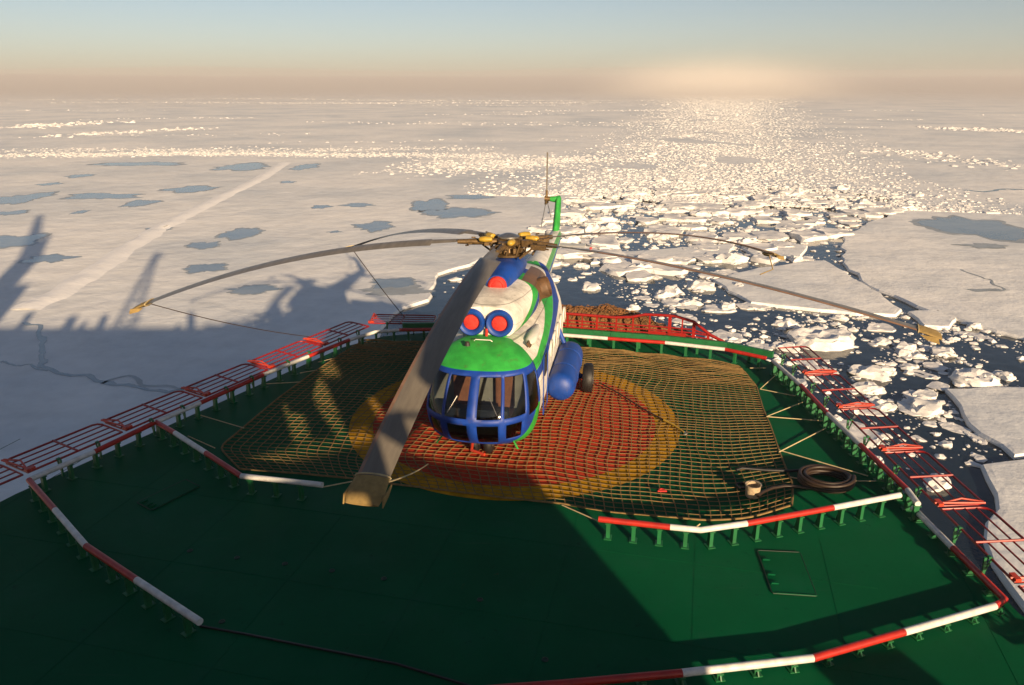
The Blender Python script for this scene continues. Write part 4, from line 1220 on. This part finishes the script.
# side windows, door, panel
for i, x in enumerate((1.35, 0.55, -0.25, -1.05, -1.85)):
    for s in (-1, 1):
        wf = MB().lathe([(0.24, 1.355), (0.24, 1.405), (0.20, 1.41), (0.20, 1.355)], (0, 0, 0), 'Z', 20)
        wf.v = [(x + a, s * c, 1.95 + b) for a, b, c in wf.v]
        fo = wf.build('cabin_window', M_white2, heli, smooth=40)
        wp = MB().lathe([(0.0, 1.39), (0.2, 1.39), (0.2, 1.382), (0, 1.382)], (0, 0, 0), 'Z', 20)
        wp.v = [(x + a, s * c, 1.95 + b) for a, b, c in wp.v]
        wp.build('pane', M_dark, fo)
dr = MB()
dp = [(2.15, 0.75), (2.15, 2.30), (2.95, 2.30), (2.95, 0.75)]
dr.tube([(x, 1.378, z) for x, z in dp], 0.016, 5, closed=True)
dor = dr.build('cabin_door', M_blue, heli)
MB().box((2.55, 1.382, 1.95), (0.42, 0.02, 0.5)).build('door_pane', M_dark, dor, bevel=0.008)
vt = MB()
for k in range(3): vt.box((3.0 - k * 0.30, 1.02 + 0.03 * k, 2.60 - 0.0 * k), (0.20, 0.05, 0.13), M=Matrix.Rotation(radians(35), 3, 'X'))
vt.build('vent', M_stain, heli)
MB().rings([sring(*c, n=20) for c in ((2.95, .04, 2.50, 2.56, 2), (2.8, .13, 2.44, 2.64, 2), (2.2, .15, 2.46, 2.66, 2), (1.5, .05, 2.5, 2.6, 2))]).build('heater_duct', M_white2, heli, smooth=50).location = (0, 1.02, 0.06)
# external tanks
for s in (-1, 1):
    x0, x1 = (2.05, -0.75)
    tk = MB().lathe([(0.0, x0 + 0.16), (0.14, x0 + 0.145), (0.26, x0 + 0.10), (0.35, x0 + 0.02), (0.385, x0 - 0.10), (0.39, x0 - 0.3), (0.39, x1 + 0.3), (0.37, x1 + 0.1), (0.26, x1 - 0.05), (0.0, x1 - 0.10)], (0, s * 1.70, 1.14), 'X', 32).build('fuel_tank', M_blue, heli, smooth=50)
    for xb in (1.2, 0.0):
        MB().lathe([(0.392, xb), (0.402, xb + 0.01), (0.402, xb + 0.07), (0.392, xb + 0.08)], (0, s * 1.70, 1.14), 'X', 32).build('strap', M_blue, tk, smooth=40)
    MB().rings([[(x, s * y, z) for x, y, z in ((x0_, 1.2, 1.0), (x0_, 1.35, 1.0), (x0_, 1.35, 1.42), (x0_, 1.2, 1.42))] for x0_ in (1.8, -0.6)]).build('tank_mount', M_blue, tk)
    # main wheel and legs
    wh = MB().lathe([(0.16, -0.14), (0.30, -0.15), (0.40, -0.13), (0.432, -0.06), (0.436, 0.0), (0.432, 0.06), (0.40, 0.13), (0.30, 0.15), (0.16, 0.14)], (-0.55, s * 2.25, 0.452), 'Y', 32).build('main_wheel', M_black, heli, smooth=40)
    MB().lathe([(0.0, -0.11), (0.16, -0.12), (0.2, -0.152), (0.2, 0.152), (0.16, 0.12), (0.0, 0.11)], (-0.55, s * 2.25, 0.452), 'Y', 20).build('rim', M_steel, wh, smooth=40)
    MB().tube([(-0.55, s * 2.13, 0.46), (-0.55, s * 1.9, 0.60), (-0.6, s * 1.25, 2.1)], [0.05, 0.06, 0.07], 10).build('shock_strut', M_blue, heli, smooth=40)
    MB().tube([(-0.55, s * 2.1, 0.46), (-0.55, s * 1.1, 0.75)], 0.05, 10).build('axle_strut', M_blue, heli, smooth=40)
    MB().tube([(-0.55, s * 2.05, 0.47), (0.6, s * 1.15, 0.70)], 0.045, 10).build('drag_strut', M_blue, heli, smooth=40)
# nose gear
MB().tube([(3.72, 0, 0.75), (3.72, 0, 0.32)], 0.07, 10).build('nose_leg', M_steel, heli, smooth=40)
for s in (-1, 1):
    wh = MB().lathe([(0.1, -0.09), (0.24, -0.10), (0.29, -0.05), (0.297, 0), (0.29, 0.05), (0.24, 0.10), (0.1, 0.09)], (3.78, s * 0.17, 0.312), 'Y', 24).build('nose_wheel', M_black, heli, smooth=40)
    MB().lathe([(0.0, -0.06), (0.12, -0.102), (0.12, 0.102), (0, 0.06)], (3.78, s * 0.17, 0.312), 'Y', 16).build('rim', M_steel, wh, smooth=40)
    MB().tube([(4.25, s * 0.75, 0.78), (4.42, s * 0.98, 0.48)], 0.022, 8).build('antenna_rod', M_lime, heli, smooth=40)
MB().tube([(4.1, -0.15, 0.60), (4.55, -0.10, 0.42), (4.75, 0.25, 0.44)], 0.035, 8).build('tow_arm', M_orange, heli, smooth=40)

# --- rotor head and blades
HUBZ = 4.50
mast = MB().lathe([(0.26, 4.05), (0.20, 4.2), (0.17, 4.34), (0.28, 4.38), (0.33, 4.46), (0.33, 4.56), (0.22, 4.62), (0.14, 4.70), (0.0, 4.71)], (0, 0, 0), 'Z', 24).build('rotor_mast', M_hubmetal, heli, smooth=40)
sw = MB().lathe([(0.18, 4.12), (0.46, 4.14), (0.48, 4.20), (0.20, 4.22)], (0, 0, 0), 'Z', 24)
for k in range(10):
    a = 2 * pi * k / 10
    sw.tube([(0.44 * cos(a), 0.44 * sin(a), 4.16), (0.52 * cos(a + .15), 0.52 * sin(a + .15), 4.48)], 0.028, 6)
    sw.box((0.36 * cos(a), 0.36 * sin(a), 4.30), (0.10, 0.12, 0.14), a)
sw.build('swash_plate', M_hubmetal, heli, smooth=40)
cover_lid = MB().lathe([(0.30, 4.62), (0.30, 4.66), (0.10, 4.73), (0, 4.74)], (0, 0, 0), 'Z', 20).build('hub_cap', M_steel, heli, smooth=40)
BLD = [  # azimuth (world, from -Y towards +X), droop at the tip, curve exponent
    (-12.2 + 0.3, 1.98, 1.9), (-12.2 + 72 + 6.4, 1.30, 1.7), (-12.2 + 144 - 12.0, 1.55, 2.3), (-12.2 + 216 + 12.5, 2.0, 1.75), (-12.2 + 288 - 7.1, 1.98, 2.1)]
HEAD = -pi / 2 - HYAW
tips = []
RT = 10.65
for bi, (deg, droop, ex_) in enumerate(BLD):
    th = radians(deg)
    wd = Vector((sin(th), -cos(th), 0))                         # world direction
    ld = Matrix.Rotation(-HEAD, 3, 'Z') @ wd                    # in the helicopter frame
    tn = Vector((ld.y, -ld.x, 0))                               # leading edge side
    def zline(r):
        t = max(0, (r - 0.7) / (RT - 0.7))
        return HUBZ + 0.10 * sin(min(1, t * 2.2) * pi) * 0.0 - droop * t ** ex_
    # grip arm
    arm = MB()
    arm.tube([ld * 0.2 + Vector((0, 0, HUBZ)), ld * 0.75 + Vector((0, 0, HUBZ))], 0.09, 10)
    arm.box(ld * 0.55 + Vector((0, 0, HUBZ)), (0.22, 0.28, 0.18), atan2(ld.y, ld.x))
    arm.tube([ld * 0.7 + Vector((0, 0, HUBZ)), ld * 1.0 + Vector((0, 0, zline(1.0))), ld * 1.4 + Vector((0, 0, zline(1.4)))], [0.09, 0.08, 0.06], 10)
    for k in range(4):
        a = radians(90 * k + 20)
        arm.tube([ld * (0.8 + 0.1 * k) + tn * 0.12 * cos(a) + Vector((0, 0, HUBZ + 0.12 * sin(a))), ld * (0.92 + 0.09 * k) + tn * 0.17 * cos(a) + Vector((0, 0, HUBZ + 0.13 * sin(a)))], 0.022, 6)
    arm.box(ld * 0.95 + tn * 0.2 + Vector((0, 0, HUBZ - 0.05)), (0.4, 0.12, 0.14), atan2(ld.y, ld.x))
    arm.tube([ld * 0.9 + tn * 0.24 + Vector((0, 0, HUBZ)), ld * 0.5 + tn * 0.42 + Vector((0, 0, 4.15))], 0.03, 6)
    arm.build('blade_grip', M_hubmetal, heli, smooth=40)
    c0 = ld * 0.62 - tn * 0.20 + Vector((0, 0, HUBZ + 0.10))
    MB().rings([[c0 + ld * (l * 0.30) + tn * (cos(a) * w) + Vector((0, 0, sin(a) * w * 0.8)) for a in [2 * pi * q / 14 for q in range(14)]] for l, w in ((-.62, .04), (-.56, .085), (0.0, .105), (.5, .085), (.62, .03))]).build('damper_cap', M_yellow, heli, smooth=50)
    # blade
    prof = []
    for k in range(9):                                          # upper surface LE->TE, then lower back
        t = k / 8; prof.append((0.5 - t, 0.5 * 0.115 * 2.6 * (sqrt(t) * 0.62 - 0.35 * t - 0.27 * t * t * 1.0)))
    prof = [(p, max(h, 0.004)) for p, h in prof]
    low = [(p, -h * 0.55) for p, h in prof[::-1]][1:-1]
    loop = prof + low
    rs = [1.2, 1.5, 2.1, 2.13, 2.3] + [2.3 + (RT - 0.42 - 2.3) * k / 24 for k in range(1, 25)]
    rings_ = []
    for r in rs:
        c = 0.16 if r < 1.3 else 0.27 if r < 1.9 else 0.33 if r < 2.105 else 0.54
        tw = radians(lerp(9, 3.5, (r - 1.5) / 9))
        z = zline(r); sl = (zline(r + 0.05) - zline(r - 0.05)) / 0.1
        nrm = Vector((-ld.x * sl, -ld.y * sl, 1)).normalized()
        ring = []
        for (cx, hz) in loop:
            xo = cx * c + (0.0 if c > .5 else 0.0) + (0.27 - 0.5 * c if c < 0.5 else 0.0) * 0.5
            ring.append(ld * r + Vector((0, 0, z)) + tn * (xo * cos(tw)) + nrm * (hz * max(c, 0.4) / 0.54 + xo * sin(tw)))
        rings_.append(ring)
    nl_ = len(loop)
    bo = MB().rings(rings_, mif=lambda i, k: 1 if (k in (0, nl_ - 1) and i > 4) else 0).build('rotor_blade', [M_blade, M_bladedge], heli, smooth=35)
    # canvas tip cover with its fins
    tc_ = []
    for r, c, hh, dz in ((RT - 0.46, 0.57, 0.050, 0), (RT - 0.30, 0.60, 0.055, 0), (RT - 0.10, 0.62, 0.05, -0.01), (RT + 0.02, 0.54, 0.03, -0.03)):
        sl = (zline(r) - zline(r - 0.1)) / 0.1
        nrm = Vector((-ld.x * sl, -ld.y * sl, 1)).normalized()
        tc_.append([ld * r + Vector((0, 0, zline(r) + dz)) + tn * (cos(a) * c / 2) + nrm * (sin(a) * hh + 0.012) for a in [2 * pi * q / 20 for q in range(20)]])
    tcov = MB().rings(tc_)
    r0 = RT - 0.28
    for sgn in (1, -1):
        tcov.rings([[ld * (r0 + d) + tn * (sgn * 0.31) + Vector((0, 0, zline(r0) + zz)) + tn * (sgn * o_) for d, zz in ((-0.15, 0.0), (0.22, -0.03), (0.27, -0.18), (0.0, -0.11))] for o_ in (0.0, 0.02)])
    tcov.build('tip_cover', M_cover, bo, smooth=40)
    MB().tube([ld * (RT - 0.47) + tn * (cos(a) * 0.30) + Vector((0, 0, zline(RT - 0.47) + sin(a) * 0.06 + 0.01)) for a in [2 * pi * q / 16 for q in range(16)]], 0.014, 5, closed=True).build('tip_strap', M_rope2, bo)
    if bi == 1:
        MB().lathe([(0.0, 0.05), (0.035, 0.04), (0.04, 0.0)], ld * 2.35 + Vector((0, 0, zline(2.35) + 0.05)), n=10).build('red_marker', M_redlamp, bo)
    tipl = ld * (RT - 0.42) + Vector((0, 0, zline(RT - 0.42)))
    tips.append(Matrix.Translation((HX, HY, 0)) @ Matrix.Rotation(HEAD, 4, 'Z') @ tipl)
# tie-down ropes of the blades
e1 = at(312, 337, 0.5); e3 = at(405, 318, 0.6)
rope('thin tether rope from the left blade tip to the left safety frames', [tips[4], e1], 0.014, M_hose, 0.12, 'tether_rope', n=16)
rope('thin tether rope from the rear left blade tip to the stern', [tips[3], e3], 0.016, M_hose, 0.05, 'tether_rope', n=16)
rope('pale tether rope from the near blade tip towards the nose', [tips[0] + Vector((0.2, 0.1, -0.1)), at(428, 464, 0.12)], 0.014, M_rope2, 0.05, 'tether_rope', n=12)
rope('short yellow tether dangling at the rear right blade tip', [tips[2] + Vector((0, 0, -.05)), tips[2] + Vector((0.1, -0.25, -0.5)), tips[2] + Vector((-0.4, -0.5, -0.62))], 0.02, M_cover, 0, 'tether_rope')

# ------------------------------------------------------------------ haze over the ice
HTOP = 95
hb = MB().box((0, 0, (SEA_Z - 1 + HTOP) / 2), (16000, 16000, HTOP - (SEA_Z - 1)))
hz = hb.build('haze', None if False else [])
hm = bpy.data.materials.new('haze_air'); hm.use_nodes = True
nt = hm.node_tree; nt.nodes.remove(nt.nodes['Principled BSDF'])
pv = nt.nodes.new('ShaderNodeVolumePrincipled')
pv.inputs['Color'].default_value = (0.80, 0.80, 0.82, 1)
pv.inputs['Density'].default_value = HAZE_D
pv.inputs['Anisotropy'].default_value = 0.0
lnk(nt, pv.outputs[0], nt.nodes['Material Output'].inputs['Volume'])
hz.data.materials.append(hm)
tag(hz, 'pale warm haze lying over the far ice', 'haze', kind='stuff')
def fog_mat(name, dens, g, col):
    m = bpy.data.materials.new(name); m.use_nodes = True
    nt = m.node_tree; nt.nodes.remove(nt.nodes['Principled BSDF'])
    v = nt.nodes.new('ShaderNodeVolumePrincipled')
    v.inputs['Color'].default_value = (*col, 1); v.inputs['Density'].default_value = dens; v.inputs['Anisotropy'].default_value = g
    lnk(nt, v.outputs[0], nt.nodes['Material Output'].inputs['Volume'])
    return m
# low fog bank far beyond the visible ice
fr_ = []
for i in range(61):
    x = lerp(-9500, 9500, i / 60)
    h = 190 + 34 * noise.noise(Vector((i * 0.13, 2, 5))) + 10 * noise.noise(Vector((i * 0.5, 8, 5))) - 24 * max(0, x / 9500)
    yc = 9300 - abs(x) * 0.12
    fr_.append([(x, yc + 700 * cos(a) * (1 if cos(a) > 0 else 1), -12 + max(0, sin(a)) * h) for a in [pi * q / 14 for q in range(15)]])
fb = MB().rings(fr_).build('fog_bank', fog_mat('fog_bank_air', 0.0009, 0.0, (0.76, 0.74, 0.75)))
tag(fb, 'long low beige fog bank along the horizon', 'fog bank', kind='stuff')
fr_ = []
for i in range(73):
    az = lerp(-1.15, 1.15, i / 72); ring = []
    prof = [(620, -11), (620, -9.0), (900, -2), (1300, 12), (1800, 25), (2600, 33), (4200, 36), (6200, 36), (7000, 20), (7000, -11)]
    for d, z in prof:
        hh = z + ((z + 9) / 45) * (9 * noise.noise(Vector((az * 5, d * 0.001, 3))) + 3 * noise.noise(Vector((az * 19, d * 0.002, 6))) - 5 * max(0, az)) if z > -9 else z
        dd = d * (1 + 0.10 * noise.noise(Vector((az * 4, 5, 2)))) if d < 3000 else d
        ring.append((dd * sin(az), dd * cos(az), min(hh, 40.5)))
    fr_.append(ring)
fl = MB().rings(fr_).build('low_fog', fog_mat('low_fog_air', 0.0014, 0.0, (0.76, 0.73, 0.76)))
tag(fl, 'low fog lying on the far ice below the horizon sky', 'fog', kind='stuff')
bm_ = bmesh.new(); bmesh.ops.create_icosphere(bm_, subdivisions=4, radius=1.0)
me_ = bpy.data.meshes.new('glow_mist'); bm_.to_mesh(me_); bm_.free(); mm = fog_mat('glow_mist_air', 0.0011, -0.35, (1.0, 0.95, 0.9)); me_.materials.append(mm)  # added back-scattering volume that stands in for the glow at the horizon
nt = mm.node_tree; tc = nt.nodes.new('ShaderNodeTexCoord')
ln = nt.nodes.new('ShaderNodeVectorMath'); ln.operation = 'LENGTH'; lnk(nt, tc.outputs['Object'], ln.inputs[0])
mr = nt.nodes.new('ShaderNodeMapRange'); mr.interpolation_type = 'SMOOTHERSTEP'
mr.inputs['From Min'].default_value = 0.0; mr.inputs['From Max'].default_value = 0.98
mr.inputs['To Min'].default_value = 0.0015; mr.inputs['To Max'].default_value = 0.0
lnk(nt, ln.outputs['Value'], mr.inputs['Value']); lnk(nt, mr.outputs['Result'], nt.nodes['Principled Volume'].inputs['Density'])
mo = bpy.data.objects.new('glow_mist', me_); COL.objects.link(mo)
mo.location = (1300 * sin(radians(14.8)), 1300 * cos(radians(14.8)), -6); mo.scale = (260, 700, 78); mo.rotation_euler = (0, 0, -radians(15))
tag(mo, 'glow added as a mist volume over the end of the ship track', 'mist', kind='stuff')
